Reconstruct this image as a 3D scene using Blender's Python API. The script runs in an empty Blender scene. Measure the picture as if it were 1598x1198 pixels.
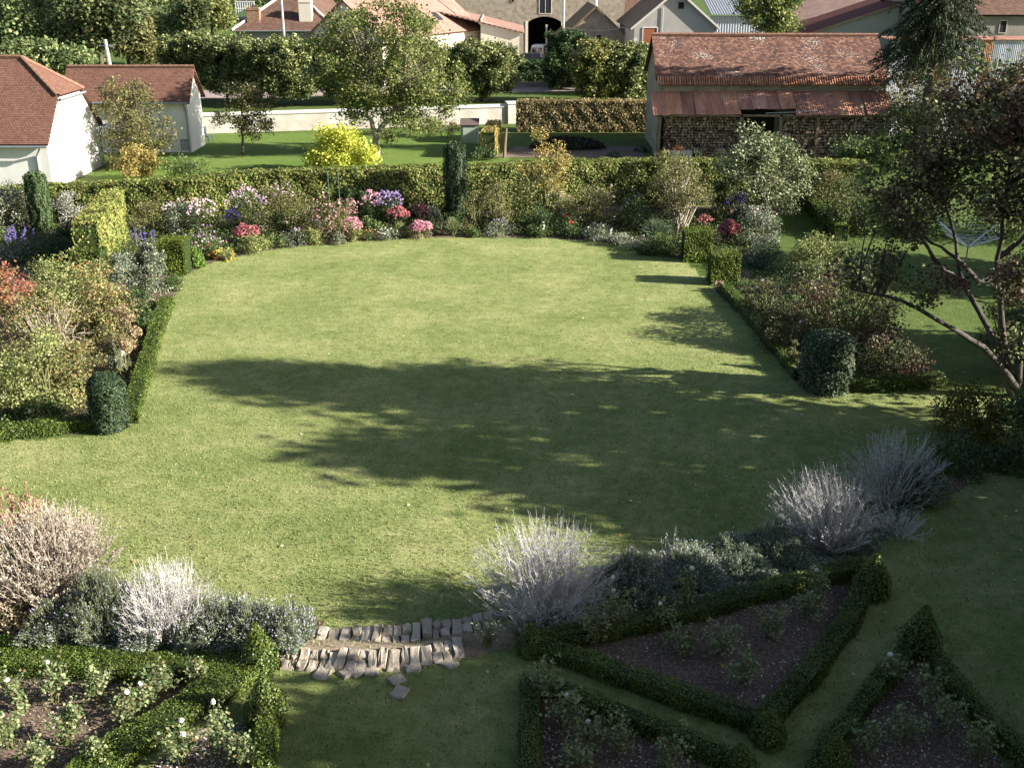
import bpy, math, random
import numpy as np
from math import radians, sin, cos, tan, pi

# ------------------------------------------------------------------ camera, sky, sun, exposure
S = bpy.context.scene
COL = S.collection
FPX, TH, HC = 1650.0, radians(21.7), 11.5
cam_d = bpy.data.cameras.new("camera")
cam = bpy.data.objects.new("camera", cam_d)
COL.objects.link(cam)
cam.location = (0, 0, HC)
cam.rotation_euler = (radians(90) - TH, 0, 0)
cam_d.sensor_width = 36.0
cam_d.lens = 36.0 * FPX / 1598.0
cam_d.clip_start = 0.1
cam_d.clip_end = 3000
S.camera = cam

SUN_EL, SUN_AZ = radians(23.0), radians(-10.5)      # azimuth measured from +X
world = bpy.data.worlds.new("World")
S.world = world
world.use_nodes = True
wn = world.node_tree
sky = wn.nodes.new("ShaderNodeTexSky")
sky.sky_type = 'NISHITA'
sky.sun_disc = False
sky.sun_elevation = SUN_EL
sky.sun_rotation = radians(90) - SUN_AZ
sky.air_density = 1.0
sky.dust_density = 1.5
bg = wn.nodes["Background"]
bg.inputs["Strength"].default_value = 0.05
wn.links.new(sky.outputs[0], bg.inputs[0])
sun_d = bpy.data.lights.new("sun", 'SUN')
sun_d.energy = 5.0
sun_d.angle = radians(0.5)
sun_d.color = (1.0, 0.93, 0.82)
sun = bpy.data.objects.new("sun", sun_d)
COL.objects.link(sun)
from mathutils import Vector
sv = Vector((cos(SUN_EL) * cos(SUN_AZ), cos(SUN_EL) * sin(SUN_AZ), sin(SUN_EL)))
sun.rotation_euler = sv.to_track_quat('Z', 'Y').to_euler()
S.view_settings.view_transform = 'Standard'
S.view_settings.look = 'None'
S.view_settings.gamma = 1.0
S.view_settings.exposure = 1.75
S.render.film_transparent = False
S.cycles.max_bounces = 6
S.cycles.transparent_max_bounces = 6

# ------------------------------------------------------------------ where a pixel's ray meets the place
def ray(u, v):
    x = (u - 799) / FPX; w = (v - 599) / FPX
    return x, cos(TH) - w * sin(TH), -sin(TH) - w * cos(TH)
def onZ(u, v, h=0.0):
    x, y, z = ray(u, v); t = (h - HC) / z
    return x * t, y * t
def onY(u, v, Y):                    # -> X, height
    x, y, z = ray(u, v); t = Y / y
    return x * t, HC + z * t
def onX(u, v, X):                    # -> Y, height
    x, y, z = ray(u, v); t = X / x
    return y * t, HC + z * t
# the foot of the terrace: the round end of the lawn
EDGE = [(-200, 905), (0, 905), (215, 925), (340, 950), (500, 985), (640, 992), (760, 972), (950, 905), (1180, 858), (1300, 812), (1400, 770), (1500, 730), (1800, 640)]
EDGW = [onZ(u, v) for u, v in EDGE]
EX = np.array([p[0] for p in EDGW]); EY = np.array([p[1] for p in EDGW])
TERR = 0.34
def gh(x, y):
    e = np.interp(x, EX, EY)
    t = np.clip((e - y) / 0.9, 0, 1)
    return TERR * (t * t * (3 - 2 * t))
def G(u, v):
    h = 0.0
    for _ in range(6):
        x, y = onZ(u, v, h); h = float(gh(x, y))
    return x, y, h

# ------------------------------------------------------------------ mesh building
class M:
    def __init__(s): s.V = []; s.F = []; s.MI = []; s.UV = []; s.n = 0
    def add(s, V, F, mi=0, uv=None):
        V = np.asarray(V, float).reshape(-1, 3); F = np.asarray(F, int).reshape(-1, 4)
        s.V.append(V); s.F.append(F + s.n); s.n += len(V)
        s.MI.append(np.full(len(F), mi)); s.UV.append(np.zeros((len(F) * 4, 2)) if uv is None else np.asarray(uv, float).reshape(-1, 2))
        return s
    def box(s, x0, x1, y0, y1, z0, z1, mi=0):
        V = [(x0,y0,z0),(x1,y0,z0),(x1,y1,z0),(x0,y1,z0),(x0,y0,z1),(x1,y0,z1),(x1,y1,z1),(x0,y1,z1)]
        F = [(0,3,2,1),(4,5,6,7),(0,1,5,4),(1,2,6,5),(2,3,7,6),(3,0,4,7)]
        uv = []
        for f in F:
            for k in f:
                p = V[k]; uv.append((p[0] + p[1], p[2]) if f not in ((0,3,2,1),(4,5,6,7)) else (p[0], p[1]))
        return s.add(V, F, mi, uv)
    def slab(s, p0, p1, p2, p3, th=0.12, mi=0):     # p0-p1 low edge, p3-p2 high edge; u along p0p1, v up the slope
        P = [np.array(p, float) for p in (p0, p1, p2, p3)]
        n = np.cross(P[1] - P[0], P[3] - P[0]); n /= np.linalg.norm(n)
        if n[2] < 0: n = -n
        V = [p for p in P] + [p - n * th for p in P]
        F = [(0,1,2,3),(7,6,5,4),(0,4,5,1),(1,5,6,2),(2,6,7,3),(3,7,4,0)]
        e = (P[1] - P[0]); e /= np.linalg.norm(e)
        w = P[3] - P[0]; w = w - e * w.dot(e); w /= np.linalg.norm(w)
        uv = []
        for f in F:
            for k in f: uv.append(((V[k] - P[0]).dot(e), (V[k] - P[0]).dot(w)))
        return s.add(V, F, mi, uv)
    def poly(s, pts, th=None, mi=0): pass
def build(name, m, mat, parent=None, loc=(0, 0, 0), rot=0, smooth=False):
    me = bpy.data.meshes.new(name)
    V = np.concatenate(m.V) if m.V else np.zeros((0, 3)); F = np.concatenate(m.F) if m.F else np.zeros((0, 4), int)
    nf = len(F)
    me.vertices.add(len(V)); me.vertices.foreach_set("co", V.astype(np.float32).ravel())
    me.loops.add(nf * 4); me.loops.foreach_set("vertex_index", F.astype(np.int32).ravel())
    me.polygons.add(nf)
    me.polygons.foreach_set("loop_start", np.arange(0, nf * 4, 4, dtype=np.int32))
    mats = mat if isinstance(mat, (list, tuple)) else [mat]
    for q in mats: me.materials.append(q)
    me.polygons.foreach_set("material_index", np.concatenate(m.MI).astype(np.int32))
    me.polygons.foreach_set("use_smooth", np.full(nf, bool(smooth)))
    uvl = me.uv_layers.new(name="UVMap")
    uvl.data.foreach_set("uv", np.concatenate(m.UV).astype(np.float32).ravel())
    me.update(calc_edges=True); me.validate()
    o = bpy.data.objects.new(name, me); COL.objects.link(o)
    o.location = loc; o.rotation_euler = (0, 0, rot)
    if parent: o.parent = parent
    return o
def tag(o, label, cat, group=None, kind=None):
    if label: o["label"] = label
    if cat: o["category"] = cat
    if group: o["group"] = group
    if kind: o["kind"] = kind
    return o
def thing(name, label, cat, loc=(0, 0, 0), rot=0, group=None):
    o = bpy.data.objects.new(name, None); COL.objects.link(o)
    o.empty_display_size = 0.2
    o.location = loc; o.rotation_euler = (0, 0, rot)
    return tag(o, label, cat, group)
def struct(name, m, mat, label=None, **k):
    o = build(name, m, mat, **k); o["kind"] = "structure"
    if label: o["label"] = label
    o["category"] = name.replace("_", " ")
    return o
def copy_tree(o, parent=None):
    c = o.copy(); COL.objects.link(c)
    if parent: c.parent = parent
    for ch in [q for q in bpy.data.objects if q.parent == o]: copy_tree(ch, c)
    return c

def unit(a): return a / np.maximum(np.linalg.norm(a, axis=-1, keepdims=True), 1e-9)
def leaves(m, P, size, rng, N=None, jit=0.8, asp=0.36, up=0.0, D=None, mi=0):
    n = len(P)
    if n == 0: return m
    R = rng.normal(size=(n, 3))
    if N is None: N = R.copy(); N[:, 2] = np.abs(N[:, 2]) + up
    else: N = unit(N) + R * jit * 0.6
    N = unit(N)
    D = unit(rng.normal(size=(n, 3))) if D is None else unit(D + rng.normal(size=(n, 3)) * 0.35)
    D = unit(D - N * np.sum(D * N, 1, keepdims=True))
    W = np.cross(N, D)
    s = (size * rng.uniform(0.65, 1.35, n))[:, None]
    P = np.asarray(P) - D * s * 0.5
    V = np.stack([P, P + D * s * 0.45 + W * s * asp, P + D * s + N * s * 0.08, P + D * s * 0.45 - W * s * asp], 1)
    F = np.arange(n * 4).reshape(n, 4)
    return m.add(V.reshape(-1, 3), F, mi)
def tubes(m, paths, rad, sides=4, mi=0):
    paths = np.asarray(paths, float)                     # n,k,3
    n, k, _ = paths.shape
    rad = np.broadcast_to(np.asarray(rad, float), (n, k)) if np.ndim(rad) != 2 else np.asarray(rad, float)
    T = unit(np.gradient(paths, axis=1))
    ref = np.tile(np.array([0.31, 0.87, 0.13]), (n, k, 1))
    A = unit(np.cross(T, ref)); B = np.cross(T, A)
    ang = np.arange(sides) * 2 * pi / sides
    V = paths[:, :, None, :] + rad[:, :, None, None] * (np.cos(ang)[None, None, :, None] * A[:, :, None, :] + np.sin(ang)[None, None, :, None] * B[:, :, None, :])
    idx = np.arange(n * k * sides).reshape(n, k, sides)
    a = idx[:, :-1, :]; b = idx[:, 1:, :]
    F = np.stack([a, np.roll(a, -1, 2), np.roll(b, -1, 2), b], -1).reshape(-1, 4)
    return m.add(V.reshape(-1, 3), F, mi)
def bez(p0, p1, p2, k):
    t = np.linspace(0, 1, k)[None, :, None]
    return p0[:, None] * (1 - t) ** 2 + 2 * p1[:, None] * t * (1 - t) + p2[:, None] * t ** 2
def wob(path, a, rng):
    path = path.copy(); path[:, 1:-1] += rng.normal(size=path[:, 1:-1].shape) * a
    return path

# ------------------------------------------------------------------ materials
def newmat(name):
    mt = bpy.data.materials.new(name); mt.use_nodes = True
    return mt, mt.node_tree.nodes, mt.node_tree.links, mt.node_tree.nodes["Principled BSDF"]
def ramp(ns, cols, pos=None):
    r = ns.new("ShaderNodeValToRGB"); el = r.color_ramp.elements
    pos = pos or [i / (len(cols) - 1) for i in range(len(cols))]
    while len(el) < len(cols): el.new(0.5)
    for i, (c, p) in enumerate(zip(cols, pos)):
        el[i].position = p; el[i].color = (*c, 1)
    return r
def noise(ns, ls, scale, detail=4, rough=0.6, coord="Object", vec=None, sc=None):
    n = ns.new("ShaderNodeTexNoise"); n.inputs["Scale"].default_value = scale
    n.inputs["Detail"].default_value = detail; n.inputs["Roughness"].default_value = rough
    if vec is None:
        tc = ns.new("ShaderNodeTexCoord"); vec = tc.outputs[coord]
    if sc is not None:
        mp = ns.new("ShaderNodeMapping"); mp.inputs["Scale"].default_value = sc
        ls.new(vec, mp.inputs[0]); vec = mp.outputs[0]
    ls.new(vec, n.inputs["Vector"])
    return n
def mix(ns, ls, fac, a, b, mode='MIX'):
    m = ns.new("ShaderNodeMix"); m.data_type = 'RGBA'; m.blend_type = mode
    for s, val in ((m.inputs[0], fac), (m.inputs[6], a), (m.inputs[7], b)):
        if hasattr(val, "links"): ls.new(val, s)
        elif isinstance(val, (int, float)): s.default_value = val
        else: s.default_value = (*val, 1)
    return m.outputs[2]
LM = {}
def leafmat(name, cols, trans=0.3, rough=0.55, spec=0.25, var=0.35, cols2=None, nsc=0.7):
    if name in LM: return LM[name]
    mt, ns, ls, b = newmat(name)
    g = ns.new("ShaderNodeNewGeometry")
    r = ramp(ns, cols); ls.new(g.outputs["Random Per Island"], r.inputs[0]); rc = r.outputs[0]
    if cols2:
        r2 = ramp(ns, cols2); ls.new(g.outputs["Random Per Island"], r2.inputs[0]); nn = noise(ns, ls, nsc, 2)
        kk = ns.new("ShaderNodeMapRange"); kk.inputs[1].default_value = 0.42; kk.inputs[2].default_value = 0.58; ls.new(nn.outputs[0], kk.inputs[0]); rc = mix(ns, ls, kk.outputs[0], rc, r2.outputs[0])
    n = noise(ns, ls, 1.3, 2)
    k = ns.new("ShaderNodeMapRange"); k.inputs[1].default_value = 0.3; k.inputs[2].default_value = 0.7
    k.inputs[3].default_value = 1 - var; k.inputs[4].default_value = 1 + var
    ls.new(n.outputs[0], k.inputs[0])
    hsv = ns.new("ShaderNodeHueSaturation"); ls.new(rc, hsv.inputs["Color"]); ls.new(k.outputs[0], hsv.inputs["Value"])
    ls.new(hsv.outputs[0], b.inputs["Base Color"])
    b.inputs["Roughness"].default_value = rough
    b.inputs["Specular IOR Level"].default_value = spec
    tr = ns.new("ShaderNodeBsdfTranslucent"); ls.new(hsv.outputs[0], tr.inputs["Color"])
    mx = ns.new("ShaderNodeMixShader"); mx.inputs[0].default_value = trans
    ls.new(b.outputs[0], mx.inputs[1]); ls.new(tr.outputs[0], mx.inputs[2])
    ls.new(mx.outputs[0], ns["Material Output"].inputs[0])
    LM[name] = mt
    return mt
def rough_mat(name, c1, c2, scale=3, c3=None, rough=0.9, bump=0.3, bscale=None, coord="Object", spec=0.2, sc=None, detail=6):
    mt, ns, ls, b = newmat(name)
    n = noise(ns, ls, scale, detail, 0.65, coord, sc=sc)
    r = ramp(ns, [c1, c2] if c3 is None else [c1, c2, c3], [0.32, 0.68] if c3 is None else [0.3, 0.5, 0.7])
    ls.new(n.outputs[0], r.inputs[0]); ls.new(r.outputs[0], b.inputs["Base Color"])
    b.inputs["Roughness"].default_value = rough; b.inputs["Specular IOR Level"].default_value = spec
    if bump:
        n2 = noise(ns, ls, bscale or scale * 6, 4, 0.6, coord)
        bp = ns.new("ShaderNodeBump"); bp.inputs["Strength"].default_value = bump; bp.inputs["Distance"].default_value = 0.05
        ls.new(n2.outputs[0], bp.inputs["Height"]); ls.new(bp.outputs[0], b.inputs["Normal"])
    return mt
def tile_mat(name, cols, tw=0.2, thh=0.22, lich=0.0, patch=0.6, lcol=(0.42, 0.4, 0.37)):
    mt, ns, ls, b = newmat(name)
    tc = ns.new("ShaderNodeTexCoord")
    br = ns.new("ShaderNodeTexBrick"); ls.new(tc.outputs["UV"], br.inputs["Vector"])
    br.inputs["Scale"].default_value = 1.0; br.inputs["Brick Width"].default_value = tw; br.inputs["Row Height"].default_value = thh
    br.inputs["Mortar Size"].default_value = 0.012; br.inputs["Mortar Smooth"].default_value = 0.3
    br.inputs["Color1"].default_value = (0, 0, 0, 1); br.inputs["Color2"].default_value = (1, 1, 1, 1); br.inputs["Mortar"].default_value = (0.1, 0.1, 0.1, 1)
    br.inputs["Bias"].default_value = 0.0
    n1 = noise(ns, ls, 0.55, 5, 0.65, vec=tc.outputs["UV"])
    n2 = noise(ns, ls, 7, 3, 0.6, vec=tc.outputs["UV"])
    m1 = mix(ns, ls, patch, br.outputs["Color"], n1.outputs[0])
    m2 = mix(ns, ls, 0.35, m1, n2.outputs[0])
    r = ramp(ns, cols, [0.25 + 0.5 * i / (len(cols) - 1) for i in range(len(cols))])
    ls.new(m2, r.inputs[0]); out = r.outputs[0]
    out = mix(ns, ls, br.outputs["Fac"], out, tuple(0.35 * x for x in cols[0]))
    if lich > 0:
        n3 = noise(ns, ls, 9.0, 3, 0.6, vec=tc.outputs["UV"])
        n4 = noise(ns, ls, 0.33, 2, 0.5, vec=tc.outputs["UV"])
        mu = ns.new("ShaderNodeMath"); mu.operation = 'MULTIPLY'; ls.new(n3.outputs[0], mu.inputs[0]); ls.new(n4.outputs[0], mu.inputs[1])
        mr = ns.new("ShaderNodeMapRange"); mr.inputs[1].default_value = 0.375 - lich; mr.inputs[2].default_value = 0.395 - lich; ls.new(mu.outputs[0], mr.inputs[0])
        out = mix(ns, ls, mr.outputs[0], out, lcol)
    ls.new(out, b.inputs["Base Color"]); b.inputs["Roughness"].default_value = 0.9; b.inputs["Specular IOR Level"].default_value = 0.15
    bp = ns.new("ShaderNodeBump"); bp.inputs["Strength"].default_value = 0.35; bp.inputs["Distance"].default_value = 0.02
    iv = ns.new("ShaderNodeMath"); iv.operation = 'ADD'; ls.new(n2.outputs[0], iv.inputs[0]); ls.new(br.outputs["Color"], iv.inputs[1])
    ls.new(iv.outputs[0], bp.inputs["Height"]); ls.new(bp.outputs[0], b.inputs["Normal"])
    return mt
def plain(name, c, rough=0.5, metal=0.0, spec=0.5):
    mt, ns, ls, b = newmat(name)
    n = noise(ns, ls, 8, 3)
    h = ns.new("ShaderNodeMapRange"); h.inputs[3].default_value = 0.88; h.inputs[4].default_value = 1.1; ls.new(n.outputs[0], h.inputs[0])
    hs = ns.new("ShaderNodeHueSaturation"); hs.inputs["Color"].default_value = (*c, 1); ls.new(h.outputs[0], hs.inputs["Value"])
    ls.new(hs.outputs[0], b.inputs["Base Color"])
    b.inputs["Roughness"].default_value = rough; b.inputs["Metallic"].default_value = metal; b.inputs["Specular IOR Level"].default_value = spec
    return mt
def island_mat(name, cols, rough=0.9, bump=0.5, nscale=8, nmix=0.35):
    mt, ns, ls, b = newmat(name)
    g = ns.new("ShaderNodeNewGeometry"); n = noise(ns, ls, nscale, 5, 0.7)
    f = mix(ns, ls, nmix, g.outputs["Random Per Island"], n.outputs[0])
    r = ramp(ns, cols); ls.new(f, r.inputs[0]); ls.new(r.outputs[0], b.inputs["Base Color"])
    b.inputs["Roughness"].default_value = rough; b.inputs["Specular IOR Level"].default_value = 0.15
    bp = ns.new("ShaderNodeBump"); bp.inputs["Strength"].default_value = bump; bp.inputs["Distance"].default_value = 0.04
    ls.new(n.outputs[0], bp.inputs["Height"]); ls.new(bp.outputs[0], b.inputs["Normal"])
    return mt

def grass_mat(name, dark, mid, pale, fine=45, big=0.35, bump=0.8):
    mt, ns, ls, b = newmat(name)
    a = noise(ns, ls, big, 5, 0.6); c = noise(ns, ls, 2.4, 5, 0.7); d = noise(ns, ls, fine, 4, 0.75)
    m1 = mix(ns, ls, 0.5, a.outputs[0], c.outputs[0]); m2 = mix(ns, ls, 0.45, m1, d.outputs[0])
    r = ramp(ns, [dark, mid, pale], [0.38, 0.5, 0.62]); ls.new(m2, r.inputs[0]); ls.new(r.outputs[0], b.inputs["Base Color"])
    b.inputs["Roughness"].default_value = 0.85; b.inputs["Specular IOR Level"].default_value = 0.1
    bp = ns.new("ShaderNodeBump"); bp.inputs["Strength"].default_value = bump; bp.inputs["Distance"].default_value = 0.03
    ls.new(d.outputs[0], bp.inputs["Height"]); ls.new(bp.outputs[0], b.inputs["Normal"])
    return mt

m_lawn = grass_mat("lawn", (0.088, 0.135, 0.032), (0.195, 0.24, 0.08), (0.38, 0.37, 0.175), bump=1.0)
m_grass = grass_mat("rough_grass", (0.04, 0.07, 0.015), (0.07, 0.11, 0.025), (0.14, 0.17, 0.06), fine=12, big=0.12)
m_field = grass_mat("village_green", (0.06, 0.105, 0.018), (0.105, 0.17, 0.034), (0.17, 0.22, 0.06), fine=20, big=.2)
m_soil = rough_mat("soil", (0.05, 0.035, 0.025), (0.13, 0.095, 0.07), 14, (0.24, 0.2, 0.16), bump=0.8)
m_stonysoil = rough_mat("stony_soil", (0.10, 0.065, 0.05), (0.2, 0.14, 0.11), 22, (0.4, 0.33, 0.28), bump=1.0)
m_gravel = rough_mat("gravel", (0.2, 0.15, 0.1), (0.36, 0.29, 0.21), 30, (0.5, 0.43, 0.34), bump=1.0)
m_road = rough_mat("road_surface", (0.26, 0.2, 0.19), (0.36, 0.29, 0.27), 1.5, bump=0.2)
m_bark = rough_mat("bark", (0.05, 0.04, 0.03), (0.16, 0.13, 0.1), 9, bump=0.8, sc=(1, 1, 0.2))
m_bark_pale = rough_mat("pale_bark", (0.2, 0.17, 0.14), (0.42, 0.38, 0.32), 8, bump=0.6, sc=(1, 1, 0.3))
m_stem = rough_mat("green_stems", (0.08, 0.1, 0.03), (0.2, 0.19, 0.09), 9, bump=0)
m_twig = rough_mat("dry_twigs", (0.2, 0.17, 0.13), (0.42, 0.38, 0.31), 9, bump=0)
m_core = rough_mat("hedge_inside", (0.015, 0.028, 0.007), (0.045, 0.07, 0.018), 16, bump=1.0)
DG, MG, OL, YG = (0.018, 0.04, 0.012), (0.05, 0.10, 0.022), (0.12, 0.13, 0.04), (0.26, 0.29, 0.06)
L_box = leafmat("box_leaves", [(0.025, 0.055, 0.008), (0.055, 0.10, 0.014), (0.11, 0.155, 0.024), (0.17, 0.19, 0.045)], 0.2, 0.4, 0.35)
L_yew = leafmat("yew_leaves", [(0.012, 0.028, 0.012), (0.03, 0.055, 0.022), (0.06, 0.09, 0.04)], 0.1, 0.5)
L_yewlit = leafmat("sunlit_yew_leaves", [(0.05, 0.09, 0.01), (0.11, 0.16, 0.02), (0.2, 0.23, 0.04)], 0.2)  # brighter copy of the yew leaves, sunlight put into the colour
L_beech = leafmat("hornbeam_leaves", [(0.045, 0.085, 0.018), (0.12, 0.165, 0.035), (0.19, 0.24, 0.055), (0.28, 0.3, 0.09), (0.25, 0.18, 0.07)], 0.3, 0.5)
L_brown = leafmat("beech_brown_leaves", [(0.09, 0.1, 0.03), (0.18, 0.15, 0.06), (0.3, 0.22, 0.11), (0.42, 0.34, 0.17)], 0.25)
L_lime = leafmat("lime_leaves", [(0.035, 0.065, 0.022), (0.085, 0.125, 0.04), (0.2, 0.22, 0.08), (0.46, 0.46, 0.2)], 0.28, 0.4, .35)
L_walnut = leafmat("walnut_leaves", [(0.05, 0.09, 0.02), (0.12, 0.17, 0.045), (0.24, 0.27, 0.09), (0.36, 0.34, 0.13)], 0.4)
L_mid = leafmat("mid_green_leaves", [DG, MG, (0.12, 0.17, 0.05), (0.22, 0.25, 0.1)], 0.3)
L_dark = leafmat("dark_green_leaves", [(0.018, 0.04, 0.012), (0.045, 0.085, 0.025), (0.09, 0.14, 0.045), (0.17, 0.21, 0.09)], 0.25)
L_olive = leafmat("olive_leaves", [(0.05, 0.06, 0.02), OL, (0.2, 0.19, 0.08), (0.3, 0.27, 0.13)], 0.3)
L_ygreen = leafmat("yellow_green_leaves", [(0.09, 0.13, 0.035), (0.18, 0.22, 0.06), (0.3, 0.33, 0.12), (0.42, 0.41, 0.2)], 0.35)
L_yellow = leafmat("bright_yellow_leaves", [(0.3, 0.36, 0.05), (0.52, 0.54, 0.09), (0.66, 0.66, 0.14)], 0.35, var=0.15)
L_ochre = leafmat("ochre_leaves", [(0.16, 0.15, 0.04), (0.35, 0.28, 0.09), (0.5, 0.38, 0.14)], 0.3)
L_grey = leafmat("grey_green_leaves", [(0.05, 0.075, 0.045), (0.12, 0.15, 0.1), (0.24, 0.27, 0.19), (0.38, 0.4, 0.3)], 0.25)
L_silver = leafmat("silver_leaves", [(0.2, 0.22, 0.17), (0.38, 0.39, 0.33), (0.6, 0.6, 0.53)], 0.25)
L_autumn = leafmat("autumn_leaves", [(0.07, 0.11, 0.03), (0.17, 0.22, 0.06), (0.32, 0.31, 0.12), (0.36, 0.2, 0.11), (0.46, 0.43, 0.24)], 0.35)
L_rust = leafmat("rust_leaves", [(0.2, 0.08, 0.04), (0.42, 0.15, 0.07), (0.5, 0.3, 0.15)], 0.35)
L_red = leafmat("red_leaves", [(0.25, 0.05, 0.04), (0.42, 0.1, 0.07), (0.5, 0.2, 0.12)], 0.35)
L_plum = leafmat("plum_leaves", [(0.03, 0.05, 0.015), (0.08, 0.11, 0.035), (0.16, 0.2, 0.07), (0.32, 0.36, 0.18)], 0.4, cols2=[(0.06, 0.03, 0.027), (0.14, 0.065, 0.055), (0.2, 0.12, 0.09), (0.34, 0.3, 0.2)])
L_purpleleaf = leafmat("dark_purple_leaves", [(0.03, 0.01, 0.015), (0.09, 0.03, 0.04), (0.12, 0.06, 0.06)], 0.3)
L_tan = leafmat("pink_tan_seedheads", [(0.22, 0.17, 0.13), (0.4, 0.34, 0.28), (0.54, 0.48, 0.41), (0.38, 0.4, 0.27)], 0.3)
L_spruce = leafmat("spruce_needles", [(0.008, 0.02, 0.008), (0.025, 0.05, 0.018), (0.06, 0.09, 0.03)], 0.1)
L_lav = leafmat("lavender_leaves", [(0.10, 0.14, 0.09), (0.2, 0.26, 0.18), (0.36, 0.4, 0.32)], 0.2)
L_rose = leafmat("rose_leaves", [(0.05, 0.09, 0.025), (0.12, 0.18, 0.06), (0.24, 0.3, 0.14), (0.3, 0.35, 0.18), (0.2, 0.12, 0.07)], 0.3)
def petal(name, c, d=None):
    d = d or tuple(min(1, x * 1.35 + 0.05) for x in c)
    return leafmat(name, [c, tuple((a + b) / 2 for a, b in zip(c, d)), d], 0.3, 0.6, 0.1, 0.15)
P_white = petal("white_petals", (0.7, 0.7, 0.64)); P_pink = petal("pink_petals", (0.58, 0.3, 0.36)); P_pale = petal("pale_pink_petals", (0.7, 0.52, 0.58))
P_mauve = petal("mauve_petals", (0.4, 0.3, 0.46)); P_violet = petal("violet_petals", (0.14, 0.1, 0.36)); P_red = petal("deep_pink_petals", (0.38, 0.1, 0.12), (0.54, 0.25, 0.26))
P_scarlet = petal("scarlet_petals", (0.5, 0.05, 0.03)); P_magenta = petal("magenta_petals", (0.35, 0.05, 0.2)); P_orange = petal("orange_petals", (0.6, 0.2, 0.08)); P_lav = petal("lavender_flowers", (0.3, 0.26, 0.42), (0.5, 0.46, 0.58)); P_yel = petal("yellow_petals", (0.6, 0.5, 0.08))
m_perov = rough_mat("silvery_stems", (0.38, 0.37, 0.35), (0.62, 0.6, 0.57), 5, bump=0)
# ------------------------------------------------------------------ the ground
def grid(xs, ys, hf, dz=0.0, inside=None, jit=0.0, seed=1):
    X, Y = np.meshgrid(xs, ys)
    if jit:
        r = np.random.default_rng(seed); X = X + r.uniform(-jit, jit, X.shape); Y = Y + r.uniform(-jit, jit, Y.shape)
    Z = hf(X, Y) + dz
    V = np.stack([X, Y, Z], -1).reshape(-1, 3)
    i = np.arange(len(xs) * len(ys)).reshape(len(ys), len(xs))
    F = np.stack([i[:-1, :-1], i[:-1, 1:], i[1:, 1:], i[1:, :-1]], -1).reshape(-1, 4)
    if inside is not None:
        c = V[F].mean(1); F = F[inside(c[:, 0], c[:, 1])]
    u, inv = np.unique(F, return_inverse=True)
    m = M(); return m.add(V[u], inv.reshape(-1, 4))
def in_poly(poly):
    px = [p[0] for p in poly]; py = [p[1] for p in poly]; n = len(poly)
    def f(x, y):
        r = np.zeros(x.shape, bool); j = n - 1
        for i in range(n):
            c = ((py[i] > y) != (py[j] > y)) & (x < (px[j] - px[i]) * (y - py[i]) / (py[j] - py[i] + 1e-12) + px[i])
            r ^= c; j = i
        return r
    return f
def patch(name, pix, mat, dz=0.004, cell=0.12, world_pts=None, label=None, smooth=True):
    poly = world_pts or [G(u, v)[:2] for u, v in pix]
    xs = [p[0] for p in poly]; ys = [p[1] for p in poly]
    o = struct(name, grid(np.arange(min(xs) - cell, max(xs) + cell, cell), np.arange(min(ys) - cell, max(ys) + cell, cell), gh, dz, in_poly(poly), cell * 0.3), mat, label)
    return o, poly
xs = np.concatenate([np.arange(-420, -26, 18.0), np.arange(-26, 26.01, 0.4), np.arange(30, 430, 18.0)])
ys = np.concatenate([np.arange(-30, 9, 6.0), np.arange(9, 34.01, 0.4), np.arange(36, 60, 4.0), np.arange(60, 900, 30.0)])
struct("ground", grid(xs, ys, gh), m_grass, "wide grassy ground of the garden and the village behind it")
LAWN = [(-60, 700), (10, 690), (150, 680), (200, 668), (215, 620), (250, 520), (262, 466), (276, 436), (330, 410), (400, 393), (470, 384), (560, 376), (650, 371), (760, 370), (850, 371), (930, 377), (1000, 388), (1068, 406), (1112, 448), (1180, 520), (1250, 600), (1290, 618), (1480, 610), (1700, 640), (1700, 700)]
lawn_w = [G(u, v)[:2] for u, v in LAWN]
edge_w = [(x, float(np.interp(x, EX, EY)) - 0.3) for x in np.linspace(G(1500, 740)[0], -14, 40)]
patch("lawn", None, m_lawn, 0.004, 0.15, lawn_w + [(22, 19)] + edge_w, "big oval mown lawn in the middle of the garden")
patch("rose_terrace", None, m_lawn, 0.004, 0.15, [(x, y - 0.15) for x, y in edge_w[::-1]] + [(21, 18), (21, 9.2), (-14, 9.2)], "grass terrace with rose beds at the foot of the house")
BORD = [(-60, 400), (130, 460), (285, 430), (330, 410), (400, 393), (470, 384), (560, 376), (650, 371), (760, 370), (850, 371), (930, 377), (1000, 388), (1068, 406), (1112, 400), (1190, 410), (1200, 345), (1180, 322), (700, 322), (200, 330), (-60, 340)]
patch("flower_border", BORD, m_soil, 0.009, 0.15, label="soil of the long flower border below the tall hedge")
patch("left_flower_bed", [(-60, 420), (130, 440), (285, 436), (265, 480), (232, 560), (196, 664), (150, 676), (0, 684), (-60, 690)], m_soil, 0.008, 0.15, label="soil of the shrub bed left of the lawn")
patch("right_flower_bed", [(1112, 448), (1160, 420), (1260, 440), (1340, 520), (1470, 600), (1330, 612), (1250, 602), (1180, 520)], m_soil, 0.008, 0.12, label="soil of the triangular shrub bed right of the lawn")
patch("lavender_bed", None, m_soil, 0.010, 0.12, [(x, float(np.interp(x, EX, EY)) + 0.25) for x in np.linspace(-14, G(505, 985)[0], 14)] + [(x, float(np.interp(x, EX, EY)) - 1.3) for x in np.linspace(G(460, 1020)[0], -14, 14)], label="soil bed of the lavender bank left of the stone steps")
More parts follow.
